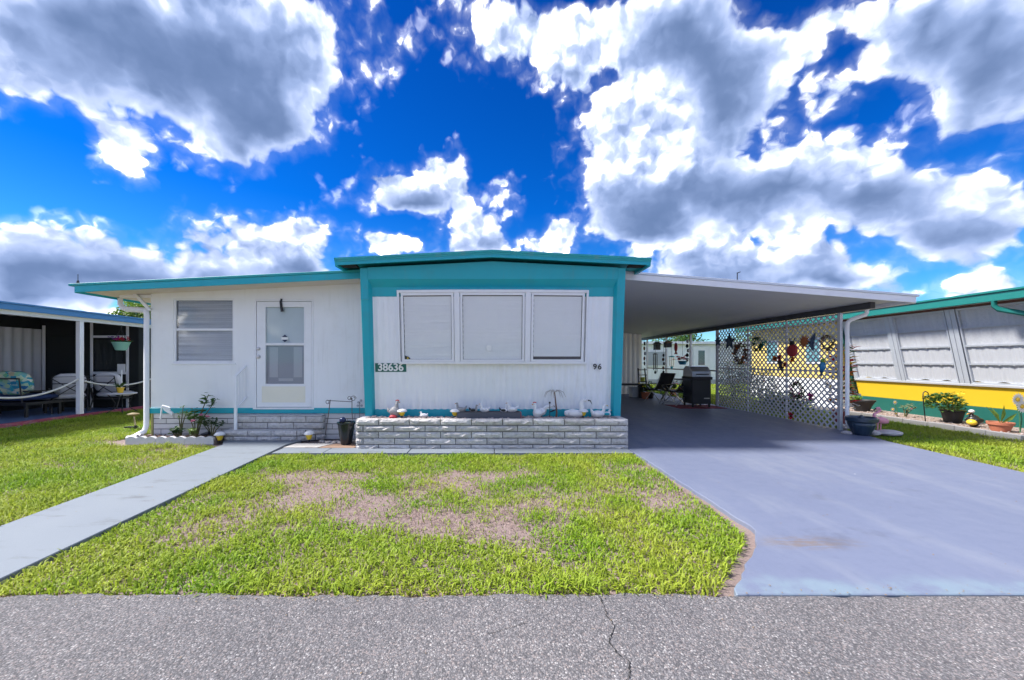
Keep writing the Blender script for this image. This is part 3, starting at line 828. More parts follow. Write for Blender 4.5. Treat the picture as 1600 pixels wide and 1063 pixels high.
for i, (x0, x1) in enumerate(panes):
    mb = MB(); w = .038
    strip(mb, x0, x1, zt - .075, zt - .032, -.015, .022); strip(mb, x0, x1, zb_ + .022, zb_ + .06, -.015, .022)
    strip(mb, x0, x0 + w, zb_ + .0601, zt - .0751, -.015, .022); strip(mb, x1 - w, x1, zb_ + .0601, zt - .0751, -.015, .022)
    sash = mb.build('sash', TRIMW, bay_o, bevel=.003)
    mb = MB(); strip(mb, x0 + w, x1 - w, zb_ + .06, zt - .075, -.004, .002); mb.build('pane', GLASS, sash)
    mb = MB(); nsl = 44; top = zt - .09; bot = zb_ + (.065 if i < 2 else .11)
    for k in range(nsl):
        za = bot + (top - bot) * k / nsl; zc = za + (top - bot) / nsl * 1.04
        sag = .002 * math.sin(k * 1.7 + i)
        a, b = x0 + w + .006 + sag, x1 - w - .008
        mb.add([B(a, za, -.024), B(b, za, -.024), B(b, zc, -.034 - .004 * math.sin(k * k * 1.3 + i)), B(a, zc, -.035 - .003 * math.sin(k * 2.9))], [(0, 1, 2, 3)])
    mb.build('blinds', BLIND, sash)
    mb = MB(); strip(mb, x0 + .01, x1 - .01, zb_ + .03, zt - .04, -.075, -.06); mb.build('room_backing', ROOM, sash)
# small notes in the panes
mb = MB(); strip(mb, -.105, -.02, 1.60, 1.69, .002, .005); mb.build('paper_note', pm('paper_white', (.8, .8, .78), .8), bay_o)
mb = MB(); mb.prism([B(-1.50, 1.46, .006), B(-1.405, 1.46, .006), B(-1.425, 1.495, .006), B(-1.50, 1.52, .006)], (0, .003, 0)); st = mb.build('alarm_sticker', pm('dark_sticker', (.03, .03, .025), .5), bay_o)
mb = MB(); mb.ell(B(-1.452, 1.478, .0085), (.016, .002, .012), n=8, m=4); mb.build('sticker_spot', pm('yellow_print', (.7, .55, .05), .5), bay_o)

# numbers
def text_mesh(s, size, depth, name, mat, parent, loc, rotx=R(90), bold=0.0, spacing=1.0):
    cu = bpy.data.curves.new(name, 'FONT'); cu.body = s; cu.size = size; cu.extrude = depth; cu.offset = bold
    cu.align_x = 'CENTER'; cu.align_y = 'CENTER'; cu.space_character = spacing
    tmp = bpy.data.objects.new(name + '_tmp', cu); COL.objects.link(tmp)
    dg = bpy.context.evaluated_depsgraph_get()
    me = bpy.data.meshes.new_from_object(tmp.evaluated_get(dg))
    bpy.data.objects.remove(tmp)
    me.materials.clear(); me.materials.append(mat)
    o = bpy.data.objects.new(name, me); COL.objects.link(o)
    o.parent = parent; o.location = metres(loc, None) - REAL[parent.name]; o.rotation_euler = (rotx, 0, 0)
    return o
SIGNG = pm('dark_green_sign', (0.010, 0.13, 0.10), 0.45, 0.1, 6)
tilt = R(90) - math.atan(0.19)
pc = PP(610.5, 574.5, lambda z: Yp(z) - .025)
mb = MB(); w, h = .268, .076
mb.hexa([(pc.x - w, Yp(pc.z - h) - .028, pc.z - h), (pc.x + w, Yp(pc.z - h) - .028, pc.z - h), (pc.x + w, Yp(pc.z - h) - .012, pc.z - h), (pc.x - w, Yp(pc.z - h) - .012, pc.z - h),
         (pc.x - w, Yp(pc.z + h) - .028, pc.z + h), (pc.x + w, Yp(pc.z + h) - .028, pc.z + h), (pc.x + w, Yp(pc.z + h) - .012, pc.z + h), (pc.x - w, Yp(pc.z + h) - .012, pc.z + h)])
sg = mb.build('number_sign', SIGNG, home, bevel=.003); sg['label'] = 'green plate with white house number 38636'
text_mesh('38636', .182, .003, 'digits', pm('white_digits', (.8, .8, .78), .5), sg, (pc.x, Yp(pc.z) - .040, pc.z), math.pi / 2 + math.atan(0.19 * DEPTH), bold=.0045, spacing=.98)
p96 = PP(932.5, 573.5, lambda z: Yp(z) - .02)
text_mesh('96', .135, .004, 'digits', pm('black_digits', (.015, .015, .015), .4), home, (p96.x, Yp(p96.z) - .075, p96.z), math.pi / 2 + math.atan(0.19 * DEPTH), bold=.002, spacing=1.2)['label'] = 'black lot number 96 on the siding'

# --- addition on the left: stucco wall with openings
WY = 12.42
ztop = lambda x: 2.615 + (x + 7.15) / 4.95 * .24 + .03
def wall_holes(xb, zb, holes, topf, y, depth):
    mb = MB()
    for i in range(len(xb) - 1):
        for k in range(len(zb)):
            x0, x1 = xb[i], xb[i + 1]; z0 = zb[k]
            top = k == len(zb) - 1
            za, zc = (topf(x0), topf(x1)) if top else (zb[k + 1], zb[k + 1])
            if any(h[0] - 1e-6 <= x0 and x1 <= h[1] + 1e-6 and h[2] - 1e-6 <= z0 and not top and zb[k + 1] <= h[3] + 1e-6 for h in holes): continue
            mb.add([(x0, y, z0), (x1, y, z0), (x1, y, zc), (x0, y, za)], [(0, 1, 2, 3)])
    for (x0, x1, z0, z1) in holes:
        d = y + depth
        mb.add([(x0, y, z0), (x0, d, z0), (x0, d, z1), (x0, y, z1)], [(0, 1, 2, 3)]); mb.add([(x1, y, z0), (x1, d, z0), (x1, d, z1), (x1, y, z1)], [(0, 1, 2, 3)])
        mb.add([(x0, y, z0), (x1, y, z0), (x1, d, z0), (x0, d, z0)], [(0, 1, 2, 3)]); mb.add([(x0, y, z1), (x1, y, z1), (x1, d, z1), (x0, d, z1)], [(0, 1, 2, 3)])
    return mb
WIN = (-5.90, -4.78, 1.395, 2.585); DOOR = (-4.40, -3.315, .568, 2.565)
xb = [-6.32, -5.90, -4.78, -4.40, -3.315, -2.1]; zb = [.455, .568, 1.395, 2.565, 2.585]
holes = [(-5.90, -4.78, 1.395, 2.585), (-4.40, -3.315, .568, 2.565)]
mbw = wall_holes(xb, zb, holes, ztop, WY, .10)
mbw.add([(-6.32, WY, .455), (-6.32, 28, .455), (-6.32, 28, ztop(-6.32)), (-6.32, WY, ztop(-6.32))], [(0, 1, 2, 3)])
mbw.build('wall', WHITE, home)
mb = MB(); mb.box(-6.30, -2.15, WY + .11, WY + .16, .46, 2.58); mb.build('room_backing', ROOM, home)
mb = MB(); mb.box(-6.335, -2.205, WY - .028, WY + .02, .462, .562); mb.build('base_trim', TEAL, home, bevel=.004)
# double hung window with blinds
x0, x1, z0, z1 = WIN
mb = MB(); e = .035
mb.box(x0, x1, WY + .01, WY + .07, z1 - e, z1); mb.box(x0, x1, WY + .01, WY + .07, z0, z0 + e); mb.box(x0, x0 + e, WY + .01, WY + .07, z0 + e, z1 - e); mb.box(x1 - e, x1, WY + .01, WY + .07, z0 + e, z1 - e)
wo = mb.build('window', TRIMW, home, bevel=.003)
zm = 2.01
mb = MB(); mb.box(x0 + e, x1 - e, WY + .012, WY + .05, zm - .022, zm + .022); mb.build('meeting_rail', TRIMW, wo, bevel=.003)
mb = MB(); mb.box(x0 - .03, x1 + .03, WY - .03, WY + .012, z0 - .035, z0 - .001); mb.build('sill', TRIMW, wo, bevel=.004)
for (za, zc, yy) in ((z0 + e, zm - .022, .030), (zm + .022, z1 - e, .040)):
    mb = MB(); mb.box(x0 + e, x1 - e, WY + yy, WY + yy + .004, za, zc); mb.build('pane', GLASS, wo)
mb = MB(); n = 46
for k in range(n):
    za = z0 + .04 + (z1 - z0 - .08) * k / n
    j = .0015 * math.sin(k * 2.1)
    mb.add([(x0 + .055, WY + .060 + j, za), (x1 - .045, WY + .060 - j, za), (x1 - .045, WY + .088, za + .0145 + .002 * math.sin(k * 1.9)), (x0 + .055, WY + .088, za + .0145 + .002 * math.sin(k * 1.1))], [(0, 1, 2, 3)])
mb.build('blinds', BLIND, wo)
# storm door
x0, x1, z0, z1 = DOOR
mb = MB(); e = .03
mb.box(x0 - .0, x0 + e, WY - .018, WY + .05, z0, z1); mb.box(x1 - e, x1, WY - .018, WY + .05, z0, z1); mb.box(x0 + e, x1 - e, WY - .018, WY + .05, z1 - e, z1); mb.box(x0 - .02, x1 + .02, WY - .05, WY + .05, z0 - .03, z0 - .001)
do = mb.build('door', TRIMW, home, bevel=.003)
dx0, dx1, dz0, dz1 = x0 + e + .008, x1 - e - .008, z0 + .01, z1 - e - .008
px0, px1 = P(415, 0, WY).x, P(475, 0, WY).x
za0, za1 = P(0, 600, WY).z, P(0, 540, WY).z; zc0, zc1 = P(0, 536, WY).z, P(0, 480, WY).z
mb = MB(); ya, yb = WY + .002, WY + .045
mb.box(dx0, px0, ya, yb, dz0, dz1); mb.box(px1, dx1, ya, yb, dz0, dz1); mb.box(px0, px1, ya, yb, dz0, za0); mb.box(px0, px1, ya, yb, za1, zc0); mb.box(px0, px1, ya, yb, zc1, dz1)
leaf_ = mb.build('door_leaf', TRIMW, do)
for (a, b) in ((za0, za1), (zc0, zc1)):
    mb = MB(); w = .02
    mb.box(px0 - w, px1 + w, ya - .012, ya - .001, b, b + w); mb.box(px0 - w, px1 + w, ya - .012, ya - .001, a - w, a); mb.box(px0 - w, px0, ya - .012, ya - .001, a, b); mb.box(px1, px1 + w, ya - .012, ya - .001, a, b)
    mb.build('glazing_bead', TRIMW, leaf_, bevel=.002)
    mb = MB(); mb.box(px0, px1, WY + .02, WY + .024, a, b); mb.build('pane', GLASS, leaf_)
mb = MB(); mb.box(px0 - .03, px1 + .03, WY + .062, WY + .068, zc0 - .02, zc1 + .02); mb.build('curtain', pm('pale_door_curtain', (.50, .56, .58), .9, .08, 3), leaf_)
mb = MB(); mb.box(px0 - .03, px1 + .03, WY + .070, WY + .076, za0 - .02, za1 + .02)
mb.build('inner_door', pm('blue_grey_pane_reflection', (.24, .27, .32), .7, .1, 2), leaf_)  # bluish reflection of the lower pane put into this colour
mb = MB()
for a in (px0 + .05, px1 - .21): mb.box(a, a + .16, WY + .064, WY + .0695, za0 + .12, za1 - .03)
mb.box(px0 + .22, px1 - .22, WY + .064, WY + .0695, za0 + .05, za0 + .10)
mb.build('inner_door_panel', pm('pale_reflected_frame', (.36, .39, .44), .7, .1, 2), leaf_)  # pale frame shape of that reflection, put in as lighter colour
mb = MB(); mb.box(P(409, 0, WY).x, P(477, 0, WY).x, ya - .006, ya - .0005, P(0, 629, WY).z, P(0, 604, WY).z); mb.build('kick_plate', CREAM, leaf_, bevel=.002)
for (py, r) in ((545, .035), (557.5, .04)):
    c = P(404, py, WY); mb = MB(); mb.lathe([(r, 0), (r, .008), (r * .5, .012), (r * .45, .03), (r * .8, .04), (r * .75, .058), (r * .3, .064)], (0, 0, 0), 14)
    mb.v = [(c.x + a, ya - z, c.z + b) for (a, b, z) in mb.v]; mb.build('door_knob', STEEL, leaf_, smooth='auto')
hk = [(440, 467), (438.5, 472), (439.5, 480), (441, 487)]
mb = MB(); mb.tube([P(a, b, WY - .03) for a, b in hk], [.02, .022, .024, .03], 8); mb.build('door_closer', BLACKM, leaf_, smooth='auto')
c = P(445, 529, WY + .016)
mb = MB(); mb.prism([(c.x - .055, c.y, c.z + .025), (c.x + .055, c.y, c.z + .025), (c.x, c.y, c.z + .07)], (0, .003, 0)); mb.prism([(c.x - .055, c.y, c.z - .025), (c.x, c.y, c.z - .07), (c.x + .055, c.y, c.z - .025)], (0, .003, 0)); mb.build('door_sticker', pm('navy_print', (.02, .03, .08), .5), leaf_)
mb = MB(); mb.box(c.x - .062, c.x + .062, c.y, c.y + .003, c.z - .022, c.z + .022); mb.build('door_sticker', MATS['paper_white'], leaf_)

# roof of the addition
zbot = lambda x: 2.600 + (x + 7.15) / 4.95 * .24
mb = MB(); a, b = -7.13, -2.21
mb.hexa([(a, 11.52, zbot(a) + .03), (b, 11.52, zbot(b) + .03), (b, 29, zbot(b) + .03), (a, 29, zbot(a) + .03), (a, 11.52, zbot(a) + .13), (b, 11.52, zbot(b) + .13), (b, 29, zbot(b) + .13), (a, 29, zbot(a) + .13)])
r2 = mb.build('roof', SOFFIT, home)
def fas(mb, y0, y1, lo, hi, a=-7.15, b=-2.206):
    mb.hexa([(a, y0, zbot(a) + lo), (b, y0, zbot(b) + lo), (b, y1, zbot(b) + lo), (a, y1, zbot(a) + lo), (a, y0, zbot(a) + hi), (b, y0, zbot(b) + hi), (b, y1, zbot(b) + hi), (a, y1, zbot(a) + hi)])
mb = MB(); fas(mb, 11.48, 11.519, 0, .112); mb.build('fascia', TEAL, r2, bevel=.003)
mb = MB(); fas(mb, 11.455, 11.60, .113, .152, a=-7.24); mb.build('drip_edge', TEALROOF, r2, bevel=.003)
mb = MB(); mb.box(-7.17, -7.131, 11.52, 29, 2.595, 2.74); mb.build('fascia', TEAL, r2)
mb = MB(); mb.tube([(-7.13, 11.55, 2.75), (-7.13, 11.55, 2.80), (-7.13, 11.55, 2.815)], [.028, .022, .012], 8); mb.tube([(-7.13, 11.55, 2.81), (-7.13, 11.55, 2.92)], .006, 6); mb.build('finial', BLACKM, r2)
# corner downspout and brace
mb = MB(); mb.tube([(-7.07, 12.75, 2.62), (-7.07, 12.75, 2.52), (-7.02, 12.74, 2.44), (-6.93, 12.72, 2.41), (-6.60, 12.62, 2.385), (-6.42, 12.45, 2.365), (-6.37, 12.37, 2.27), (-6.365, 12.35, 2.1), (-6.365, 12.35, .25), (-6.38, 12.30, .14), (-6.46, 12.12, .06)], .050, 10); mb.build('downspout', TRIMW, home, smooth='auto')
mb = MB(); mb.bar((-6.60, 12.36, 2.685), (-6.30, 12.36, 2.36), .05, .075, up=(0, 1, 0)); mb.build('brace', TRIMW, home, bevel=.004)
mb = MB(); mb.box(-6.90, -6.30, 12.40, 12.47, 2.60, 2.655); mb.build('brace', TRIMW, home, bevel=.004)

# --- rock faced blocks
def brick_mesh(name, seed, rough):
    r = random.Random(seed); mb = MB(); nx, nz = 7, 3
    vs = []; fs = []
    for k in range(nz + 1):
        for i in range(nx + 1):
            x = -.5 + i / nx; z = k / nz
            edge = i in (0, nx) or k in (0, nz)
            y = 0.0 if edge else -rough * r.uniform(.35, 1.3)
            if not edge: x += r.uniform(-.03, .03); z += r.uniform(-.07, .07)
            vs.append((x, y, z))
    for k in range(nz):
        for i in range(nx):
            a = k * (nx + 1) + i; q = (a, a + 1, a + nx + 2, a + nx + 1)
            if r.random() < .5: fs += [(q[0], q[1], q[2]), (q[0], q[2], q[3])]
            else: fs += [(q[0], q[1], q[3]), (q[1], q[2], q[3])]
    n0 = len(vs); vs += [(-.5, 1, 0), (.5, 1, 0), (.5, 1, 1), (-.5, 1, 1)]
    c = (0, nx, nz * (nx + 1) + nx, nz * (nx + 1))
    fs += [(c[0], n0, n0 + 1) + tuple(range(nx, 0, -1)), tuple(range(nz * (nx + 1), nz * (nx + 1) + nx + 1)) + (n0 + 2, n0 + 3),
           (n0, c[0]) + tuple((nx + 1) * k for k in range(1, nz + 1)) + (n0 + 3,), (c[1], n0 + 1, n0 + 2) + tuple((nx + 1) * k + nx for k in range(nz, 0, -1))]
    me = bpy.data.meshes.new(name); me.from_pydata(vs, [], fs); me.validate()
    return me
STONE = pm('grey_rock_faced_block', (0.56, 0.53, 0.515), 0.95, 0.34, 16.0, bump=0.016, bscale=26, stain=(0.26, 0.235, 0.23), stain_amt=0.75, stain_scale=13, rnd=0.16, vscale=(.5, .1, .1), spec=0.15)
SKIRTST = pm('pale_skirting_block', (0.68, 0.65, 0.64), 0.85, 0.10, 6, bump=0.004, bscale=40, stain=(0.34, 0.30, 0.28), stain_amt=0.4, stain_scale=3, rnd=0.10)
MORTAR = pm('dark_grey_mortar', (0.12, 0.115, 0.11), 0.95, 0.2, 20)  # dark grey core behind the block joints
BR = [brick_mesh('rock_face', 40 + i, .30) for i in range(6)]
SB = [brick_mesh('plain_face', 60 + i, .05) for i in range(3)]
for q in BR: q.materials.append(STONE)
for q in SB: q.materials.append(SKIRTST)
BRI = random.Random(9)
def brick(parent, meshes, x, y, z, L, H, D, rz=0.0):
    o = bpy.data.objects.new('brick', BRI.choice(meshes)); COL.objects.link(o)
    o.parent = parent; o.location = Vector((x, y, z)) - REAL[parent.name]
    o.scale = (L, D, H); o.rotation_euler = (0, 0, rz)
    return o
def course_wall(parent, meshes, p0, p1, z0, heights, L, D, gap=.013, first=None, rz=None):
    """courses of blocks from p0 to p1 (seen with the outside on the right hand of p1->p0)"""
    p0, p1 = metres((*p0, 0), None), metres((*p1, 0), None); d = (p1 - p0); T = d.length; d.normalize()
    ang = math.atan2(d.y, d.x); z = z0
    for k, h in enumerate(heights):
        s = 0.0; first_len = (L if k % 2 == 0 else L * .5) if first is None else first[k % len(first)]
        ln = first_len
        while s < T - .03:
            e = min(s + ln, T)
            if T - e < .09: e = T
            c = p0 + d * ((s + e) / 2)
            brick(parent, meshes, c.x, c.y, z + gap / 2, e - s - gap, h - gap, D, ang)
            s = e; ln = L * BRI.uniform(.985, 1.015)
        z += h

# skirting under the addition
mb = MB(); mb.box(-6.28, -2.2, WY + .03, WY + .10, -.03, .461)
sk = mb.build('skirting', MORTAR, home)
course_wall(sk, SB, (-6.28, WY + .012), (-2.2, WY + .012), -.02, [.095, .095, .097, .097, .09], .56, .05, first=[.38, .14, .5, .24])
mb = MB(); mb.box(-6.315, -6.285, WY - .012, WY + .05, -.03, .46); mb.build('corner_board', pm('faded_yellow_wood', (.45, .40, .16), .8, .2, 8), home)

# --- steps
steps = thing('brick_steps', 'two grey stone block steps below the front door', 'steps', (-3.95, 12.15, 0), plan=True)
mb = MB(); mb.prism([(-4.76, 11.98, -.02), (-3.50, 11.98, -.02), (-3.10, 12.36, -.02), (-3.10, 12.40, -.02), (-4.76, 12.40, -.02)], (0, 0, .205)); mb.build('lower_core', MORTAR, steps)
course_wall(steps, BR, (-4.78, 11.95), (-3.49, 11.95), -.01, [.10, .10], .42, .10, first=[.16, .42])
course_wall(steps, BR, (-3.485, 11.95), (-3.07, 12.36), -.01, [.10, .10], .30, .08, first=[.3, .14])
TREAD = pm('grey_step_tread', (.46, .45, .455), .85, .18, 5, bump=.003, bscale=50, stain=(.2, .19, .19), stain_amt=.4, stain_scale=4)
mb = MB(); mb.prism([(-4.775, 11.96, .186), (-3.495, 11.96, .186), (-3.08, 12.37, .186), (-4.775, 12.37, .186)], (0, 0, .012)); mb.build('tread', TREAD, steps)
mb = MB(); mb.box(-4.68, -3.10, 12.19, 12.405, .19, .425); mb.build('upper_core', MORTAR, steps)
course_wall(steps, BR, (-4.70, 12.165), (-3.09, 12.165), .20, [.115, .115], .46, .08, first=[.16, .40])
mb = MB(); mb.box(-4.70, -3.085, 12.165, 12.405, .431, .448); mb.build('tread', TREAD, steps, bevel=.004)
course_wall(steps, BR, (-3.085, 12.17), (-3.085, 12.40), .20, [.115, .115], .24, .05)

# railing
rail = thing('handrail', 'white metal handrail rising beside the stone steps', 'handrail', (-4.6, 12.1, .2), plan=True)
a0, a1 = Vector((-4.60, 12.02, 1.155)), Vector((-4.555, 12.40, 1.335)); b0, b1 = Vector((-4.60, 12.02, .57)), Vector((-4.555, 12.40, .75))
mb = MB(); mb.box(-4.625, -4.575, 11.995, 12.045, .198, 1.17); mb.build('post', TRIMW, rail, bevel=.004)
mb = MB(); mb.bar(a0, a1, .035, .03); mb.build('top_rail', TRIMW, rail, bevel=.003)
mb = MB(); mb.bar(b0, b1, .035, .03); mb.build('bottom_rail', TRIMW, rail, bevel=.003)
for t in (.36, .68, .97):
    mb = MB(); mb.tube([b0.lerp(b1, t), a0.lerp(a1, t)], .009, 6); mb.build('baluster', TRIMW, rail)

# --- stone planter across the front
pl = thing('stone_planter', 'long low grey stone block planter under the bay window', 'planter', (0, 11.2, 0), plan=True)
PX0, PX1, PY0, PTOP = -2.228, 2.197, 10.88, .487
mb = MB(); mb.box(PX0 + .03, PX1 - .03, PY0 + .03, 11.56, -.03, .42); mb.build('core', MORTAR, pl)
hs_ = [.083] + [.1035] * 4
course_wall(pl, BR, (PX0, PY0 + .012), (PX1, PY0 + .012), -.010, hs_, .502, .10, first=[.375, .125, .375, .125, .375])
course_wall(pl, BR, (PX1 - .012, PY0 + .20), (PX1 - .012, 11.60), -.010, hs_, .36, .10, first=[.30, .18])
course_wall(pl, BR, (PX0 + .012, 11.60), (PX0 + .012, PY0 + .20), -.010, hs_, .36, .10, first=[.30, .18])
random.seed(21)
mb = MB()
for i in range(900):
    x = random.uniform(PX0 + .12, PX1 - .12); y = random.uniform(PY0 + .12, 11.55); r = random.uniform(.012, .034)
    mb.ell((x, y, .466 + random.uniform(-.008, .012)), (r, r * random.uniform(.6, 1), r * .6), (0, 0, random.uniform(0, 3)), n=6, m=4, jit=.12)
pg = mb.build('pebbles', pm('mixed_river_pebbles', (.40, .33, .30), .75, .55, 26), pl, kind='stuff')
mb = MB(); mb.box(PX0 + .10, PX1 - .10, PY0 + .105, 11.56, .40, .464); mb.build('soil_bed', pm('dark_bed_soil', (.14, .10, .08), .95, .3, 20, bump=.006, bscale=60), pl)

# --- carport
cp = thing('carport', 'white carport roof on slim posts joined to the house', 'carport', (5.0, 20, 0), plan=True)
CY = 11.90
czb = lambda x: 2.87 - (x - 2.36) * .0797
def slab(mb, x0, x1, y0, y1, lo, hi):
    mb.hexa([(x0, y0, czb(x0) + lo), (x1, y0, czb(x1) + lo), (x1, y1, czb(x1) + lo), (x0, y1, czb(x0) + lo), (x0, y0, czb(x0) + hi), (x1, y0, czb(x1) + hi), (x1, y1, czb(x1) + hi), (x0, y1, czb(x0) + hi)])
CEIL = pm('grey_white_carport_ceiling', (.60, .60, .61), .6, .06, .8, bump=.001, bscale=30, stain=(.46, .44, .42), stain_amt=.35, stain_scale=.8)
for k in range(33):      # folded roof pans running from house to eave
    y = CY + .05 + k * .61
    mb = MB(); slab(mb, 2.13, 7.44, y, y + .604, .045, .10); mb.build('roof_pan', CEIL, cp)
mb = MB(); slab(mb, 2.24, 7.50, CY, CY + .045, 0, .108); mb.build('fascia', TRIMW, cp, bevel=.003)
mb = MB(); slab(mb, 2.24, 7.545, CY - .025, CY + .10, .110, .150); mb.build('roof_edge', ALU, cp, bevel=.003)
mb = MB(); mb.box(7.44, 7.53, CY + .05, 32, 2.455, 2.555); mb.build('gutter', TRIMW, cp, bevel=.004)
mb = MB(); mb.box(7.08, 7.17, 12.6, 32, 2.415, czb(7.12) + .043); mb.build('beam', pm('dark_bronze_beam', (.06, .06, .065), .5, .1, 3), cp)
for y in (13.78, 21.35, 24.2, 27.6, 31.0):
    mb = MB(); mb.box(7.095, 7.155, y - .055, y + .055, 0, 2.415); mb.build('post', ALU, cp, bevel=.004)
mb = MB(); mb.tube([(7.485, 13.45, 2.46), (7.485, 13.45, 2.40), (7.47, 13.46, 2.36), (7.40, 13.5, 2.33), (7.26, 13.60, 2.27), (7.21, 13.64, 2.22), (7.20, 13.65, 2.14), (7.20, 13.65, .18), (7.22, 13.60, .11), (7.28, 13.40, .07)], .042, 10); mb.build('downspout', TRIMW, cp, smooth='auto')
mb = MB(); mb.tube([P(1152, 446, 16), P(1152, 426, 16)], .012, 6); mb.tube([P(1152, 427, 16), P(1157, 425, 16)], .010, 6); mb.build('vent_pipe', BLACKM, cp)
# storage room at its back end
mb = MB(); ribbed(mb, 2.14, 6.42, .02, czb(4.3) - .06, lambda z: 29.0, .20, .045, .02); mb.box(2.14, 6.42, 29.06, 31.8, .02, 2.55)
tag(mb.build('storage_shed', SIDING), 'white ribbed metal storage room at the far end of the carport', 'shed')

# lattice screen
LAT = pm('white_plastic_lattice', (.74, .74, .76), .5, .08, 4, stain=(.45, .44, .42), stain_amt=.35, stain_scale=2)
lat = thing('lattice_screen', 'white diamond lattice screen along the right side of the carport', 'lattice', (7.14, 17.6, 0), plan=True)
def lattice_panel(y0, y1, z0, z1, x):
    pitch, w, th = .138, .033, .006
    mb = MB(); W, H = y1 - y0, z1 - z0; step_ = pitch
    n = int((W + H) / step_) + 2
    for i in range(1, n):
        c = i * step_
        a = (max(0, c - H), min(c, H)); b = (min(c, W), max(0, c - W))
        if b[0] - a[0] > .02: mb.bar((x - th / 2 - .0005, y0 + a[0], z0 + a[1]), (x - th / 2 - .0005, y0 + b[0], z0 + b[1]), th, w, up=(0, 1, 1))
        a = (W - a[0], a[1]); b = (W - b[0], b[1])
        if a[0] - b[0] > .02: mb.bar((x + th / 2 + .0005, y0 + a[0], z0 + a[1]), (x + th / 2 + .0005, y0 + b[0], z0 + b[1]), th, w, up=(0, 1, -1))
    mb.build('lattice_panel', LAT, lat, raw=True)
for k in range(3):
    y0 = 13.88 + k * 2.47
    for z0 in (.03, 1.225): lattice_panel(y0 * DEPTH, (y0 + 2.42) * DEPTH, z0, z0 + 1.17, 7.135)
for y in (13.86, 16.32, 18.79, 21.27):
    mb = MB(); mb.box(7.118, 7.150, y - .035, y + .035, .02, 2.41); mb.build('batten', LAT, lat, bevel=.003)
mb = MB(); mb.box(7.116, 7.152, 13.89, 21.24, 1.196, 1.232); mb.build('rail', LAT, lat)
mb = MB(); mb.box(7.105, 7.135, 21.42, 30.9, 1.10, 1.14); tag(mb.build('rail', pm('weathered_wood_rail', (.30, .24, .18), .8, .2, 6), cp))

# ------------------------------------------------------------------ yellow house on the right
YELLOW = pm('yellow_house_paint', (0.70, 0.46, 0.020), 0.5, 0.08, 1.5, stain=(0.6, 0.38, 0.03), stain_amt=0.3)
PALEY = pm('pale_yellow_siding', (0.78, 0.58, 0.16), 0.55, 0.06, 1.5)
DGREEN = pm('dark_green_skirt_paint', (0.008, 0.095, 0.075), 0.5, 0.15, 3, bump=.001, bscale=40)
FASG = pm('green_teal_fascia', (0.006, 0.15, 0.13), 0.45, 0.12, 2.5)
BROWN = pm('reddish_brown_header', (0.14, 0.06, 0.045), 0.7, 0.2, 3)
def clothmat():
    m, N, b = sheetmat('white_curtain_cloth')
    tc = N.n('ShaderNodeTexCoord').outputs['Object']
    N.put(b.inputs['Base Color'], N.mix(N.noise(N.v('MULTIPLY', tc, (1, 6, .6)), 2.5, 5, .6), (.46, .46, .49), (.60, .60, .63))); b.inputs['Roughness'].default_value = .9
    return m
CLOTH = clothmat()
yh = thing('yellow_house', 'yellow house with dark green skirt and curtained awning windows', 'house', (11, 16, 0), plan=True)
def W(y, z, out=0.0): return Vector((10.80 - (z - .9) * .22 - out, y, z))
def wbox(mb, y0, y1, z0, z1, o0, o1):
    mb.hexa([W(y0, z0, o1), W(y0, z0, o0), W(y1, z0, o0), W(y1, z0, o1), W(y0, z1, o1), W(y0, z1, o0), W(y1, z1, o0), W(y1, z1, o1)])
mb = MB(); wbox(mb, 11.2, 20.0, .41, .865, -.10, .0); mb.build('wall', YELLOW, yh)
mb = MB(); mb.box(10.82, 16, 11.25, 20.0, -.03, .405); mb.build('skirting', DGREEN, yh)
mb = MB(); mb.box(11.2, 16, 11.3, 27.4, .41, 2.6); mb.build('wall', PALEY, yh)
mb = MB(); wbox(mb, 11.2, 20.0, 2.605, 2.70, -.10, .012); mb.build('header', BROWN, yh)
mb = MB(); wbox(mb, 11.2, 20.02, .866, .915, -.05, .045); mb.build('window_sill', ALU, yh, bevel=.004)
units = [(11.35, 12.75), (13.12, 15.12), (15.52, 17.52), (17.86, 19.86)]
WINF = pm('dull_aluminium_window', (.50, .53, .58), .4, .08, 4, metal=.3)
for (ya, yb) in units:
    mb = MB()
    wbox(mb, ya, yb, .916, .955, -.02, .025); wbox(mb, ya, yb, 2.56, 2.60, -.02, .025); wbox(mb, ya, ya + .05, .956, 2.559, -.02, .025); wbox(mb, yb - .05, yb, .956, 2.559, -.02, .025)
    wn = mb.build('window', WINF, yh, bevel=.003)
    rows = [.956, 1.36, 1.765, 2.17, 2.559]
    for k in range(4):
        mb = MB(); wbox(mb, ya + .05, yb - .05, rows[k], rows[k + 1], .006, .009); mb.build('pane', GLASS, wn)
        if k: mb = MB(); wbox(mb, ya + .051, yb - .051, rows[k] - .018, rows[k] + .018, -.005, .014); mb.build('window_bar', WINF, wn)
    mb = MB(); n = 70; vs = []; fs = []
    for i in range(n + 1):
        y = ya + .03 + (yb - ya - .06) * i / n
        d = .008 * math.sin(i * .42 + ya) * .7 + .004 * math.sin(i * .91 + 2 * ya) + .003 * math.sin(i * 2.2)
        top = 2.57; mid = 1.6; bot = .93 + .05 * math.sin(i * .11 + ya) ** 2
        vs += [W(y, bot, -.022 + d * 1.3), W(y, mid, -.022 + d), W(y, top, -.022 + d * .4)]
        if i:
            a = 3 * (i - 1); fs += [(a, a + 3, a + 4, a + 1), (a + 1, a + 4, a + 5, a + 2)]
    mb.add(vs, fs); mb.build('curtain', CLOTH, wn, smooth=True)
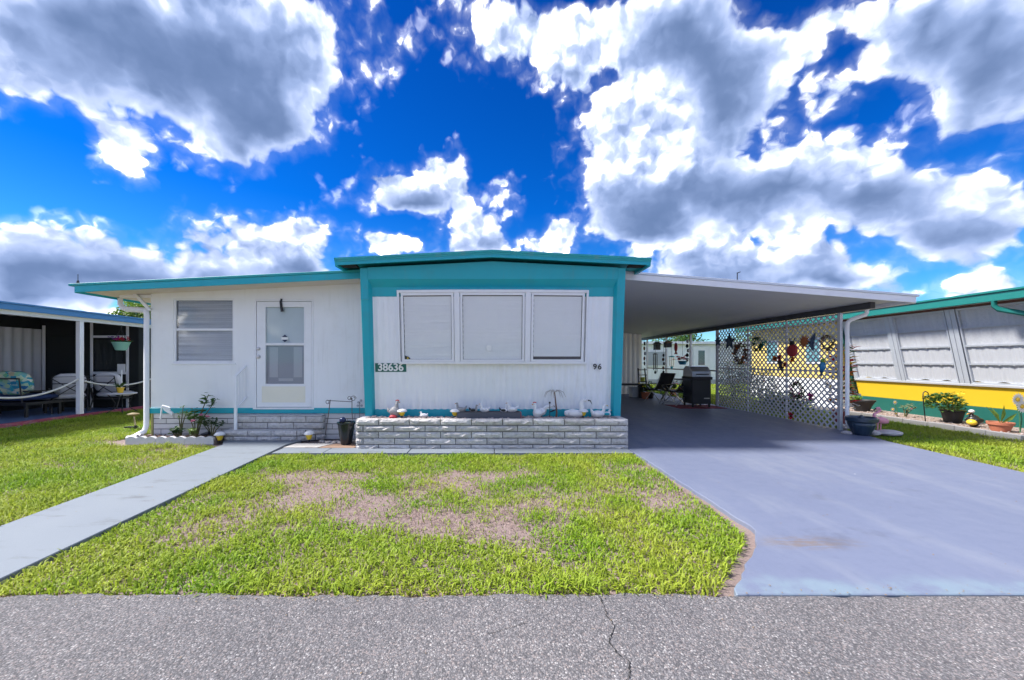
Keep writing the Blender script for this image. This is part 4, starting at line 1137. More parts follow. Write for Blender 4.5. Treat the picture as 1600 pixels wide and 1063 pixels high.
for y in (12.93, 15.32, 17.69, 19.93):
    w = .17 if y < 19.9 else .06
    for dy in ((-.085, .085) if y < 19.9 else (0,)):
        mb = MB(); wbox(mb, y + dy - .078, y + dy + .078, .916, 2.60, -.05, .035); mb.build('mullion', WINF, yh, bevel=.004)
mb = MB(); mb.bar(W(20.12, .1, .02), W(20.12, 2.62, .02), .10, .10); mb.build('corner_post', DGREEN, yh)
mb = MB(); mb.hexa([(10.15, 11.0, 2.64), (16, 11.0, 2.95), (16, 28, 2.95), (10.15, 28, 2.64), (10.15, 11.0, 2.82), (16, 11.0, 3.15), (16, 28, 3.15), (10.15, 28, 2.82)])
yr = mb.build('roof', ALU, yh)
mb = MB(); mb.box(10.07, 10.148, 11.0, 28, 2.635, 2.80); mb.build('fascia', FASG, yr, bevel=.004)
mb = MB(); mb.box(10.04, 10.22, 11.0, 28, 2.802, 2.845); mb.build('drip_edge', FASG, yr, bevel=.004)
mb = MB(); mb.tube([(10.11, 13.55, 2.66), (10.11, 13.55, 2.54), (10.16, 13.5, 2.47), (10.34, 13.2, 2.38), (10.42, 12.9, 2.30), (10.44, 12.8, 2.1), (10.70, 12.8, .5)], .055, 8); mb.build('downspout', FASG, yh, smooth='auto')
# rear half of that house
mb = MB(); mb.box(10.55, 11.19, 20.3, 27.4, .86, 2.63); mb.build('wall', PALEY, yh)
mb = MB(); mb.box(10.52, 11.19, 20.3, 27.45, -.03, .855); mb.build('skirting', TRIMW, yh)
for (ya, yb) in ((21.6, 22.6), (24.8, 25.8)):
    mb = MB(); mb.box(10.525, 10.549, ya, yb, 1.35, 2.2); wn = mb.build('window', TRIMW, yh)
    mb = MB(); mb.box(10.515, 10.524, ya + .06, yb - .06, 1.41, 2.14); mb.build('pane', pm('blue_reflecting_pane', (.12, .30, .34), .1, .2, 2), wn)

# white home beyond the carport
bh = thing('mobile_home', 'white mobile home with a plain door, seen through the carport', 'house', (9, 42, 0), plan=True)
mb = MB(); ribbed(mb, 3.0, 20.0, .3, 2.45, lambda z: 42.0, .30, .02, .05); mb.build('wall', SIDING, bh)
mb = MB(); mb.box(3.0, 20.0, 42.05, 46, 0, 2.5); mb.build('wall', SIDING, bh)
mb = MB(); mb.box(2.6, 20.4, 41.5, 46.5, 2.50, 2.66); mb.build('roof', TRIMW, bh)
mb = MB(); mb.box(3.0, 20, 41.9, 41.97, -.03, .30); mb.build('skirting', pm('grey_skirting', (.45, .45, .46), .7), bh)
for x in (13.0,):
    mb = MB(); mb.box(x - .5, x + .5, 41.86, 41.93, .3, 2.35); d = mb.build('door', TRIMW, bh)
    mb = MB(); mb.box(x - .2, x + .2, 41.84, 41.858, 1.2, 2.1); mb.build('pane', DARKGLASS, d)
for x in (7.0, 10.2, 16.5):
    mb = MB(); mb.box(x - .6, x + .6, 41.88, 41.93, 1.1, 2.1); w = mb.build('window', TRIMW, bh)
    mb = MB(); mb.box(x - .52, x + .52, 41.86, 41.878, 1.18, 2.02); mb.build('pane', pm('grey_blinds_pane', (.40, .42, .45), .4), w)

# ------------------------------------------------------------------ porch house on the left
BLUEF = pm('blue_fascia_paint', (0.055, 0.20, 0.42), 0.45, 0.1, 2.5)
SCREEN = pm('dark_insect_screen', (0.010, 0.013, 0.014), 0.85, 0.2, 3)
ph = thing('porch_house', 'neighbouring house with blue roof edge and dark screened porch', 'house', (-13, 17, 0), plan=True)
mb = MB(); mb.hexa([(-18, 10, 2.95), (-10.46, 10, 2.56), (-10.46, 30, 2.56), (-18, 30, 2.95), (-18, 10, 3.05), (-10.46, 10, 2.66), (-10.46, 30, 2.66), (-18, 30, 3.05)])
pr = mb.build('roof', TRIMW, ph)
mb = MB(); mb.box(-10.455, -10.40, 10, 30, 2.535, 2.665); mb.build('fascia', BLUEF, pr, bevel=.004)
mb = MB(); mb.box(-10.48, -10.37, 10, 30, 2.667, 2.70); mb.build('drip_edge', BLUEF, pr)
mb = MB(); mb.box(-10.66, -10.56, 10, 21.4, 2.45, 2.555); mb.build('beam', TRIMW, pr)
for y in (12.9, 17.26, 21.3):
    mb = MB(); mb.box(-10.66, -10.55, y - .09, y + .09, .072, 2.45); mb.build('post', TRIMW, ph, bevel=.006)
mb = MB(); mb.box(-13.70, -13.60, 10, 20.2, 0, 2.78); mb.build('wall', SCREEN, ph)
mb = MB(); mb.box(-13.6, -10.7, 20.30, 20.36, .03, 2.60); mb.build('screen_wall', SCREEN, ph)
mb = MB(); mb.box(-18, -10.72, 20.40, 30, 0, 2.55); mb.build('wall', SCREEN, ph)
mb = MB(); mb.box(-13.75, -12.4, 20.22, 20.295, 2.2, 2.76); mb.build('header', SCREEN, ph)
# curtained window on the side wall
mb = MB(); ya, yb = 15.5, 20.15; n = 80; vs = []; fs = []
for i in range(n + 1):
    y = ya + (yb - ya) * i / n; d = .025 * math.sin(i * .9)
    vs += [(-13.54 + d, y, .55), (-13.54 + d, y, 2.38)]
    if i: fs.append((2 * i - 2, 2 * i, 2 * i + 1, 2 * i - 1))
mb.add(vs, fs); mb.build('vertical_blinds', CLOTH, ph, smooth=True)
mb = MB(); mb.box(-13.52, -13.46, 20.16, 20.22, .03, 2.5); mb.build('screen_frame', TRIMW, ph)
mb = MB(); mb.box(-13.52, -13.49, 18.1, 18.16, .4, 2.4); mb.build('screen_frame', TRIMW, ph)
# screen door in the end wall
def pb(x0, x1, y0_, y1_, Y, d): 
    a, b = P(x0, y1_, Y), P(x1, y0_, Y); m = MB(); m.box(a.x, b.x, Y - d, Y, a.z, b.z); return m
dr = pb(142, 145.5, 505, 640, 20.27, .04).build('door', TRIMW, ph)
for (a, b, c, d) in ((198, 201.5, 510, 640), (146, 197, 524.5, 528), (146, 197, 581, 585)):
    pb(a, b, c, d, 20.27, .04).build('door_frame', TRIMW, dr)
pb(147.5, 192, 530, 579, 20.29, .012).build('pane', DARKGLASS, dr)
pb(184, 196, 569, 582, 20.24, .03).build('mail_box', TRIMW, dr)

# ropes between the posts
ROPE = pm('white_rope', (.66, .65, .60), .85, .15, 60, bump=.003, bscale=120)
def rope(y0, y1, z0, z1, sag, label):
    pts = []
    for i in range(25):
        t = i / 24; pts.append((-10.60, y0 + (y1 - y0) * t, z0 + (z1 - z0) * t - sag * 4 * t * (1 - t)))
    m = MB(); m.tube(pts, .024, 7)
    return tag(m.build('rope', ROPE, smooth=True), label, 'rope', 'white ropes slung between the porch posts')
rope(12.99, 17.17, .95, .97, .35, 'white rope sagging left of the square porch post')
rope(17.35, 21.21, .93, .95, .20, 'white rope sagging right of the square porch post')

# porch furniture
GREYC = pm('pale_grey_cushion', (.55, .54, .56), .9, .08, 5, bump=.003, bscale=50)
NAVY = pm('navy_cushion', (.02, .04, .12), .9, .2, 5)
def tropical():
    m, N, b = sheetmat('tropical_print_fabric')
    tc = N.n('ShaderNodeTexCoord').outputs['Object']
    w = N.v('ADD', tc, N.v('SCALE', N.noise(tc, 5, 3, .6, color=True), scale=.12))
    c = N.voro(N.v('MULTIPLY', w, (1, 1, 1.7)), 8.5, 'F1', 'Color')
    s = N.n('ShaderNodeSeparateColor'); N.put(s.inputs[0], c)
    N.put(b.inputs['Base Color'], N.ramp(s.outputs[0], [(0.0, (.02, .10, .30)), (.25, (.03, .36, .42)), (.45, (.70, .66, .45)), (.6, (.12, .42, .22)), (.75, (.75, .72, .60)), (.9, (.02, .25, .40)), (1, (.65, .45, .12))]))
    b.inputs['Roughness'].default_value = .9
    return m
TROP = tropical()
def cushion(mb, c, s, rot=(0, 0, 0)):
    """soft box"""
    M = Euler(rot).to_matrix(); n = 6; c = Vector(c)
    vs = []; idx = {}
    bm = bmesh.new(); bmesh.ops.create_cube(bm, size=1.0); bmesh.ops.subdivide_edges(bm, edges=bm.edges[:], cuts=4, use_grid_fill=True)
    for v in bm.verts:
        x, y, z = v.co * 2
        k = 1 - .16 * (max(abs(x * y), abs(y * z), abs(x * z))) ** 3
        fx, fy, fz = (1 - .10 * (y * y * .5 + z * z)) , (1 - .10 * (x * x * .5 + z * z)), (1 - .30 * max(x * x, y * y) ** 2)
        vs.append(c + M @ Vector((x * fx * s[0] / 2, y * fy * s[1] / 2, z * fz * s[2] / 2)))
    bm.verts.index_update()
    fs = [tuple(v.index for v in f.verts) for f in bm.faces]; bm.free()
    return mb.add(vs, fs)
# sofa with bright back cushions
sf = thing('patio_sofa', 'black framed patio sofa with tropical print cushions', 'sofa', (-12.35, 17.0, .03))
for i in range(2):
    mb = MB(); cushion(mb, (-12.78 + i * .82, 16.85, .88), (.84, .24, .60), (R(14), 0, 0)); mb.build('back_cushion', TROP, sf, smooth=True)
mb = MB(); cushion(mb, (-12.35, 17.2, .50), (1.65, .65, .18)); mb.build('seat_cushion', NAVY, sf, smooth=True)
mb = MB(); mb.box(-13.2, -11.5, 16.75, 17.55, .33, .40); mb.build('frame', BLACKM, sf)
mb = MB(); mb.tube([(-13.15, 16.72, .4), (-13.15, 16.66, 1.0), (-11.55, 16.66, 1.0), (-11.55, 16.72, .4)], .018, 6); mb.tube([(-12.6, 16.66, .5), (-12.1, 16.62, 1.06)], .015, 6); mb.build('back_frame', BLACKM, sf)
for x in (-13.15, -11.55):
    for y in (16.8, 17.5):
        mb = MB(); mb.box(x - .025, x + .025, y - .025, y + .025, .03, .33); mb.build('leg', BLACKM, sf)
    mb = MB(); mb.bar((x, 16.75, .68), (x, 17.5, .66), .06, .03); mb.build('armrest', BLACKM, sf)
# low footstool
fsx = P(70, 627, 18.4)
ft = thing('footstool', 'low footstool with flat white cushion on the porch', 'footstool', (fsx.x, 18.4, .03))
mb = MB(); cushion(mb, (fsx.x, 18.4, .36), (.62, .5, .13)); mb.build('cushion', GREYC, ft, smooth=True)
for a in (-.26, .26):
    for b in (-.2, .2):
        mb = MB(); mb.box(fsx.x + a - .02, fsx.x + a + .02, 18.4 + b - .02, 18.4 + b + .02, .03, .31); mb.build('leg', BLACKM, ft)
# armchair with crossed back rods
def armchair(name, label, loc, rz):
    t = thing(name, label, 'armchair', (0, 0, 0))
    mb = MB(); cushion(mb, (0, .02, .44), (.64, .64, .17)); mb.build('seat_cushion', GREYC, t, smooth=True)
    mb = MB(); cushion(mb, (0, .34, .78), (.64, .17, .58), (R(-14), 0, 0)); mb.build('back_cushion', GREYC, t, smooth=True)
    mb = MB(); mb.box(-.33, .33, -.31, .33, .30, .34); mb.build('seat_frame', BLACKM, t)
    mb = MB(); f = lambda x, z: (x, .40 + (z - .45) * .25 + .05, z)
    mb.tube([f(-.32, .34), f(-.32, .98), f(.32, .98), f(.32, .34)], .016, 6); mb.tube([f(-.31, .40), f(.31, .92)], .012, 6); mb.tube([f(.31, .40), f(-.31, .92)], .012, 6); mb.tube([f(-.31, .80), f(.31, .80)], .012, 6)
    mb.build('back_frame', BLACKM, t)
    for sx in (-1, 1):
        mb = MB(); mb.tube([(sx * .33, -.33, .03), (sx * .33, -.31, .60), (sx * .34, -.26, .635), (sx * .34, .38, .64)], .018, 6); mb.build('armrest', BLACKM, t)
        mb = MB(); mb.tube([(sx * .32, .52, .0), (sx * .32, .40, .34), (sx * .33, .45, .64)], .017, 6); mb.build('leg', BLACKM, t)
    t.location = (loc[0], loc[1] * DEPTH, loc[2]); t.rotation_euler = (0, 0, rz)
    return t
ac = armchair('patio_armchair', 'black metal patio armchair with crossed back rods and pale cushions', (-11.80, 18.7, .03), R(-128))
copy_tree(ac, (-11.1, 19.9, .03), R(190), 'pale cushioned patio chair partly hidden behind the house corner')
# side table, pot, candle
st_ = P(191, 611, 18.4)
tb = thing('side_table', 'small black metal side table with curved legs and pale top', 'table', (st_.x, 18.4, .03))
mb = MB(); mb.lathe([(.30, 0), (.31, .015), (.30, .03)], (st_.x, 18.4, .53), 20); mb.build('table_top', GREYC, tb, smooth='auto')
for k in range(4):
    a = R(45 + 90 * k); ca, sa = math.cos(a), math.sin(a)
    mb = MB(); mb.tube([(st_.x + ca * r, 18.4 + sa * r, z) for r, z in ((.28, .53), (.20, .42), (.13, .28), (.17, .13), (.30, .03))], .012, 6); mb.build('leg', BLACKM, tb)
LEAF1 = leafmat('leaf_green', (.07, .15, .03)); LEAF2 = leafmat('leaf_dark_green', (.035, .085, .022)); LEAF3 = leafmat('leaf_light_green', (.16, .26, .04))
yp_ = thing('potted_plant', 'small yellow pot with green plant and white stake on the side table', 'potted plant', (st_.x - .05, 18.4, .56))
c = Vector((st_.x - .05, 18.4, .56))
mb = MB(); mb.lathe([(.055, 0), (.075, .12), (.085, .125), (.085, .15), (.06, .15)], c, 14); mb.build('pot', pm('yellow_plastic', (.70, .45, .03), .4), yp_, smooth='auto')
random.seed(3)
mb = MB()
for i in range(50):
    a = random.uniform(0, 6.28); d = Vector((math.cos(a), math.sin(a), random.uniform(.3, 1.4))); mb.leaf(c + Vector((0, 0, .14)), d, random.uniform(.10, .22), .03)
mb.build('foliage', LEAF1, yp_)
mb = MB(); mb.tube([c + Vector((.03, 0, .1)), c + Vector((.035, 0, .62))], .015, 8); mb.build('stake', TRIMW, yp_)
# hanging basket
hb = P(194, 542, 19.2); hb.x = -10.62
hk_ = thing('hanging_basket', 'mint green hanging basket of red and purple flowers under the blue eave', 'hanging basket', hb)
mb = MB(); mb.lathe([(.12, -.10), (.19, .10), (.20, .11), (.20, .13), (.17, .13)], hb, 16); mb.build('pot', pm('mint_plastic', (.25, .52, .42), .5), hk_, smooth='auto')
mb = MB(); top = Vector((-10.60, 19.2, 2.46))
for k in range(3):
    a = k * 2.1; mb.tube([hb + Vector((.18 * math.cos(a), .18 * math.sin(a), .12)), hb + Vector((0, 0, .52))], .006, 5)
mb.tube([hb + Vector((0, 0, .5)), top], .012, 6); mb.build('hanger', BLACKM, hk_)
FL = {'red': leafmat('petal_red', (.55, .02, .03), .2), 'purple': leafmat('petal_purple', (.16, .04, .30), .2), 'pink': leafmat('petal_pink', (.75, .25, .40), .25), 'white': leafmat('petal_white', (.80, .78, .75), .25), 'yellow': leafmat('petal_yellow', (.80, .58, .04), .25), 'orange': leafmat('petal_orange', (.65, .18, .03), .2), 'magenta': leafmat('petal_magenta', (.50, .03, .22), .2)}
mb = MB()
for i in range(90):
    a = random.uniform(0, 6.28); r = random.uniform(0, .18); mb.leaf(hb + Vector((r * math.cos(a), r * math.sin(a), .12)), (math.cos(a), math.sin(a), random.uniform(.1, 1)), random.uniform(.06, .14), .04)
mb.build('foliage', LEAF1, hk_)
def blooms(mb, pts, r, n=7):
    for p in pts:
        for k in range(n):
            a = k / n * 6.28 + random.random(); mb.leaf(p, (math.cos(a), math.sin(a), random.uniform(-.1, .9)), r, r * .7, .3)
for col, xo in (('purple', -.13), ('red', .13), ('magenta', 0.0)):
    mb = MB(); blooms(mb, [hb + Vector((xo + random.gauss(0, .05), random.uniform(-.15, .12), .19 + random.uniform(-.03, .10))) for _ in range(9)], .05); mb.build('flowers', FL[col], hk_)

# ------------------------------------------------------------------ trees beyond
def tree(name, label, loc, h, rad, mat, seed, n=2600, leaf=.22, trunk_r=.16):
    random.seed(seed)
    t = thing(name, label, 'tree', loc, 'trees standing beyond the houses')
    loc = Vector(loc); mb = MB()
    top = loc + Vector((0, 0, h - rad * .8))
    mb.tube([loc, loc + Vector((.1, 0, h * .35)), top], [trunk_r, trunk_r * .75, trunk_r * .35], 9)
    cl = []
    for i in range(14):
        a = random.uniform(0, 6.28); e = random.uniform(-.4, 1.2); r = rad * random.uniform(.45, .85)
        c = top + Vector((math.cos(a) * math.cos(e) * r, math.sin(a) * math.cos(e) * r, math.sin(e) * r * .8))
        cl.append((c, rad * random.uniform(.30, .5)))
        mb.tube([loc + Vector((.1, 0, h * random.uniform(.35, .6))), (top + c) / 2 + Vector((0, 0, -.1)), c], [trunk_r * .4, trunk_r * .22, trunk_r * .08], 6)
    mb.build('trunk', pm('grey_bark', (.17, .14, .115), .9, .3, 8, bump=.01, bscale=20), t, smooth=True)
    mb = MB()
    for i in range(n):
        c, r = random.choice(cl); d = Vector((random.gauss(0, 1), random.gauss(0, 1), random.gauss(0, 1))).normalized()
        p = c + d * r * random.uniform(.6, 1.05); mb.leaf(p, d + Vector((random.uniform(-.6, .6), random.uniform(-.6, .6), random.uniform(-.8, .3))), leaf * random.uniform(.6, 1.2), leaf * .5)
    mb.build('crown', mat, t)
tree('tree', 'round green tree showing over the blue eave on the left', (-24.5, 46, 0), 5.3, 1.5, LEAF3, 4, 5200, .24)
for i, (x, y, h, r, lab) in enumerate([(11, 60, 4.3, 2.4, 'low green tree behind the white home, nearest the shed'), (17.5, 62, 4.8, 2.2, 'green tree behind the white home, middle of three'), (23.5, 60, 4.6, 2.4, 'green tree behind the white home, nearest the lattice')]):
    tree('tree', lab, (x, y, 0), h, r, LEAF1 if i % 2 else LEAF3, 30 + i, 1800, .32)

# ------------------------------------------------------------------ ornaments
WCER = pm('white_glazed_ceramic', (.76, .74, .74), .3, .06, 10, stain=(.50, .40, .36), stain_amt=.4, stain_scale=9)
GCER = pm('speckled_grey_ceramic', (.30, .29, .29), .5, .5, 40)
ORANGE = pm('orange_beak_paint', (.55, .26, .05), .5, .15, 12)
BLACKP = pm('black_paint', (.02, .02, .02), .4, .2, 10)
REDP = pm('red_paint', (.45, .04, .05), .5, .2, 10)
YELP = pm('yellow_translucent_lamp', (.75, .52, .04), .35, .1, 10)
PINKP = pm('flamingo_pink_plastic', (.80, .32, .42), .4, .08, 8)
TERRA = pm('terracotta', (.42, .14, .075), .8, .15, 8, bump=.001, bscale=60, stain=(.5, .3, .22), stain_amt=.4, stain_scale=5)

def bird(name, label, cat, px, py, Y, size, face, body=(1.0, .55, .62), neck=None, beak=(.22, .05), beak_mat=None, mat=None, tail=.5, legs=0.0, zbase=None, crest=None, wing=None, tailup=.6, group=None):
    """garden bird: face +1 looks right, -1 left; py is where it stands"""
    mat = mat or WCER; beak_mat = beak_mat or ORANGE
    b = P(px, py, Y)
    if zbase is not None: b.z = zbase
    t = thing(name, label, cat, b, group)
    L = size * .86; s = face
    V3 = lambda x, y, z: b + Vector((s * x * L, y * L, z * L))
    z0 = legs + body[2] * .5
    mb = MB(); mb.ell(V3(0, 0, z0), (body[0] * L * .5, body[1] * L * .5, body[2] * L * .5), n=14, m=10)
    neck = neck or [(.30, .15), (.42, .42), (.44, .60)]
    pts = [V3(.18, 0, z0 + .02)] + [V3(x, 0, z0 + z) for x, z in neck]
    rr = [.20 * L] + [L * (.15 - .05 * i / max(1, len(neck) - 1)) for i in range(len(neck))]
    mb.tube(pts, rr, 10)
    hx, hz = neck[-1]; mb.ell(V3(hx + .03, 0, z0 + hz + .02), (.13 * L, .105 * L, .11 * L), n=12, m=8)
    bo = mb.build('body', mat, t, smooth=True)
    if beak:
        mb = MB(); mb.tube([V3(hx + .12, 0, z0 + hz + .02), V3(hx + .12 + beak[0] * .6, 0, z0 + hz), V3(hx + .12 + beak[0], 0, z0 + hz - beak[1])], [.05 * L, .035 * L, .008 * L], 8); mb.build('beak', beak_mat, t, smooth=True)
    if tail:
        mb = MB(); mb.tube([V3(-.34, 0, z0 + .05), V3(-.50, 0, z0 + .05 + tailup * tail * .4), V3(-.42 - tail * .35, 0, z0 + .08 + tailup * tail)], [.16 * L, .13 * L, .03 * L], 8); mb.build('tail', mat if not wing else wing, t, smooth=True)
    for q in (-1, 1):
        mb = MB(); mb.ell(V3(-.06, q * body[1] * .47, z0 + .05), (.34 * L, .06 * L, .18 * L), (0, 0, 0), n=10, m=6); mb.build('wing', wing or mat, t, smooth=True)
        mb = MB(); mb.ell(V3(hx + .07, q * .095, z0 + hz + .05), .018 * L, n=6, m=4); mb.build('eye', BLACKP, t)
        if legs:
            mb = MB(); mb.tube([V3(0, q * .10, z0 - .1), V3(.0, q * .10, legs * .5), V3(0, q * .10, 0), V3(.14, q * .12, .01)], .02 * L, 6); mb.build('leg', beak_mat, t)
    if crest:
        mb = MB()
        for k in range(4): mb.ell(V3(hx - .06 + k * .06, 0, z0 + hz + .13 + .03 * math.sin(k)), (.05 * L, .025 * L, .06 * L), n=8, m=6)
        mb.build('comb', crest, t, smooth=True)
    return t

ZP = .474    # top of the planter pebbles
g1 = G(0, 0, 0) if False else None
bird('hen_figurine', 'speckled plump hen figurine at the left end of the planter', 'figurine', 617, 655, 11.34, .26, 1, body=(.8, .62, .85), neck=[(.12, .32), (.14, .55), (.16, .72)], beak=(.12, .05), mat=GCER, tail=.35, zbase=ZP, crest=REDP)
rk = P(615, 653, 11.30); mb = MB(); mb.ell((rk.x, 11.22, ZP + .02), (.07, .045, .035), n=10, m=6, jit=.05)
tag(mb.build('red_stone', REDP, smooth=True, solid=True), 'small red painted stone in front of the speckled hen', 'stone')
def solar_lamp(px, py, Y, label, zb=None, h=.10):
    b = P(px, py, Y)
    if zb is not None: b.z = zb
    t = thing('solar_lamp', label, 'garden lamp', b, 'small yellow mushroom solar lamps')
    mb = MB(); mb.lathe([(.012, 0), (.012, h * .35)], b, 8); mb.build('stake', BLACKM, t)
    mb = MB(); mb.lathe([(.030, h * .35), (.047, h * .65), (.058, h * 1.05), (.04, h * 1.05)], b, 14); mb.build('lamp_body', YELP, t, smooth='auto')
    mb = MB(); mb.lathe([(.085, h * 1.02), (.088, h * 1.12), (.065, h * 1.35), (.03, h * 1.48), (.006, h * 1.5)], b, 16); mb.build('lamp_cap', WCER, t, smooth=True)
solar_lamp(628, 654, 11.30, 'yellow mushroom solar lamp beside the speckled hen', ZP)
solar_lamp(711, 655, 11.30, 'yellow mushroom solar lamp at the left end of the dark trough', ZP)
solar_lamp(911, 655, 11.30, 'yellow mushroom solar lamp in front of the long necked heron', ZP)
solar_lamp(343.5, 687, 11.75, 'yellow solar lamp at the left foot of the steps', 0.0, .13)
solar_lamp(483, 687, 11.70, 'yellow solar lamp at the right foot of the steps', 0.02, .13)
bird('duck_figurine', 'small white sitting duck figurine alone on the planter', 'figurine', 662, 655, 11.30, .145, -1, body=(1.05, .6, .6), neck=[(.30, .2), (.34, .42)], beak=(.16, .05), zbase=ZP, tail=.35)
# dark trough with birds lined up on it
tr = thing('planter_trough', 'long dark grey trough standing on the planter', 'trough', (P(764, 655, 11.34).x, 11.32, ZP))
ta, tb_ = P(715, 655, 11.30).x, P(813, 655, 11.30).x; zt_ = P(0, 643.5, 11.3).z
TRM = pm('dark_grey_plastic', (.075, .080, .10), .5, .12, 5)
mb = MB()
mb.box(ta, tb_, 11.22, 11.24, ZP, zt_); mb.box(ta, tb_, 11.40, 11.42, ZP, zt_); mb.box(ta, ta + .02, 11.24, 11.40, ZP, zt_); mb.box(tb_ - .02, tb_, 11.24, 11.40, ZP, zt_)
mb.build('shell', TRM, tr)
mb = MB(); mb.box(tb_ + .001, tb_ + .012, 11.23, 11.39, ZP, zt_ - .005); mb.build('end_cap', REDP, tr)
mb = MB(); mb.box(ta + .02, tb_ - .02, 11.24, 11.40, ZP + .01, zt_ - .012); mb.build('soil_fill', MATS['dark_bed_soil'], tr)
for (px, f, sz, lab, m, w) in ((720, -1, .19, 'grey gull figurine, leftmost on the dark trough', GCER, None), (740, 1, .15, 'squat grey pigeon figurine, second on the dark trough', GCER, BLACKP), (757, -1, .18, 'pale gull figurine with raised tail, third on the dark trough', WCER, None), (787, 1, .14, 'small black and white bird figurine, fourth on the dark trough', WCER, BLACKP), (800, -1, .20, 'white gull figurine, rightmost on the dark trough', WCER, None)):
    bird('gull_figurine', lab, 'figurine', px, 643, 11.32, sz, f, body=(1.05, .5, .55), neck=[(.30, .22), (.36, .46), (.36, .62)], beak=(.15, .04), mat=m, wing=w, tail=.6, zbase=zt_ - .013, tailup=.55, group='bird figurines on the dark trough')
# geese, heron, swans
bird('rooster_figurine', 'white rooster figurine with red comb, tail toward the palm ornament', 'figurine', 840, 655, 11.30, .25, -1, body=(.75, .5, .72), neck=[(.16, .3), (.20, .55), (.20, .68)], beak=(.14, .05), crest=REDP, zbase=ZP, tail=.3)
bird('crane_figurine', 'white bird figurine stretching its neck level above the teal board', 'figurine', 846, 655, 11.42, .26, 1, body=(.7, .45, .6), neck=[(.30, .34), (.55, .40), (.78, .42)], beak=(.12, .10), beak_mat=BLACKP, zbase=ZP, tail=.25, legs=.12)
hn = bird('heron_figurine', 'white feathered heron figurine with long curved neck and dark bill', 'figurine', 897, 656, 11.30, .34, 1, body=(1.15, .5, .48), neck=[(.42, .08), (.44, .35), (.40, .60), (.50, .78), (.64, .74)], beak=(.28, .22), beak_mat=BLACKP, zbase=ZP, tail=.25, tailup=.3)
bird('swan_figurine', 'white swan planter figurine at the right end of the planter', 'figurine', 934, 656, 11.30, .23, 1, body=(1.15, .7, .62), neck=[(.36, .10), (.52, .35), (.46, .62), (.58, .72)], beak=(.2, .08), beak_mat=YELP, zbase=ZP, tail=.55, tailup=.75)
bird('teal_duck_figurine', 'small white and teal duck figurine behind the swan', 'figurine', 948, 655, 11.5, .17, 1, body=(1.0, .6, .6), neck=[(.28, .2), (.32, .45)], beak=(.18, .04), wing=TEAL, zbase=ZP)
# metal palm tree
pb_ = P(869, 654, 11.42); pb_.z = ZP
pm_ = thing('palm_ornament', 'rusty wire palm tree ornament between the white birds', 'garden ornament', pb_)
mb = MB(); tp = P(866.5, 613, 11.42); mb.tube([pb_, pb_ + Vector((.01, 0, .08)), Vector(((pb_.x + tp.x) / 2 + .01, 11.42, (pb_.z + tp.z) / 2)), tp], [.016, .015, .013, .010], 8); mb.build('trunk', RUST, pm_)
for k in range(7):
    a = k / 7 * math.pi * 2; rr = .19
    mb = MB(); mb.tube([tp, tp + Vector((math.cos(a) * rr * .4, math.sin(a) * rr * .3, .035)), tp + Vector((math.cos(a) * rr * .8, math.sin(a) * rr * .6, .0)), tp + Vector((math.cos(a) * rr, math.sin(a) * rr * .7, -.085))], [.006, .008, .006, .003], 6); mb.build('frond', pm('pale_wire', (.45, .42, .40), .6, .2, 8), pm_)
bs = P(864, 642, 11.42); mb = MB(); mb.tube([bs + Vector((-.05, 0, -.02)), bs, bs + Vector((.05, 0, .02))], [.008, .016, .006], 6); mb.build('leaf', BLACKM, pm_)
# shepherd's stake in front of crane
c0 = P(859, 655, 11.34); c0.z = ZP
mb = MB(); mb.tube([c0, c0 + Vector((0, 0, .24))], .006, 6); mb.ell(c0 + Vector((0, 0, .25)), .018, n=8, m=6); tag(mb.build('plant_stake', BLACKM, solid=True), 'thin black stake beside the stretching white bird', 'stake')

# ------------------------------------------------------------------ beside the steps
pot = P(541, 691, 11.4); pot.z = .02
pt_ = thing('flower_pot', 'tall black glazed flower pot between the steps and the planter', 'flower pot', pot)
POTB = pm('black_glazed_pot', (.012, .016, .022), .18, .2, 4)
mb = MB(); mb.lathe([(.085, 0), (.105, .10), (.125, .24), (.135, .34), (.150, .345), (.150, .375), (.125, .375), (.12, .35)], pot, 20); mb.build('pot', POTB, pt_, smooth='auto')
mb = MB(); mb.lathe([(.12, .345), (.06, .362), (.004, .365)], pot, 14); mb.build('moss', leafmat('dry_moss', (.20, .17, .06), .1), pt_)
mb = MB(); mb.ell(pot + Vector((-.055, -.02, .41)), (.055, .055, .05), n=12, m=8); tag(mb.build('glass_ball', pm('navy_glass', (.02, .03, .09), .12, .2, 3), smooth=True, solid=True), 'dark blue glass ball lying on the black pot', 'glass ball')
random.seed(8)
for i in range(20):
    x = random.uniform(-3.02, -2.42); y = random.uniform(11.52, 11.78) ; r = random.uniform(.025, .06)
    mb = MB(); mb.ell((x, y, r * .4), (r, r * random.uniform(.6, 1), r * .55), (0, 0, random.uniform(0, 3)), n=8, m=5, jit=.08)
    tag(mb.build('river_stone', pm('river_stone', (.42, .37, .34), .7, .3, 9, rnd=.45), solid=True), 'rounded river stone in the heap beside the black pot', 'stone', 'river stones beside the black pot')
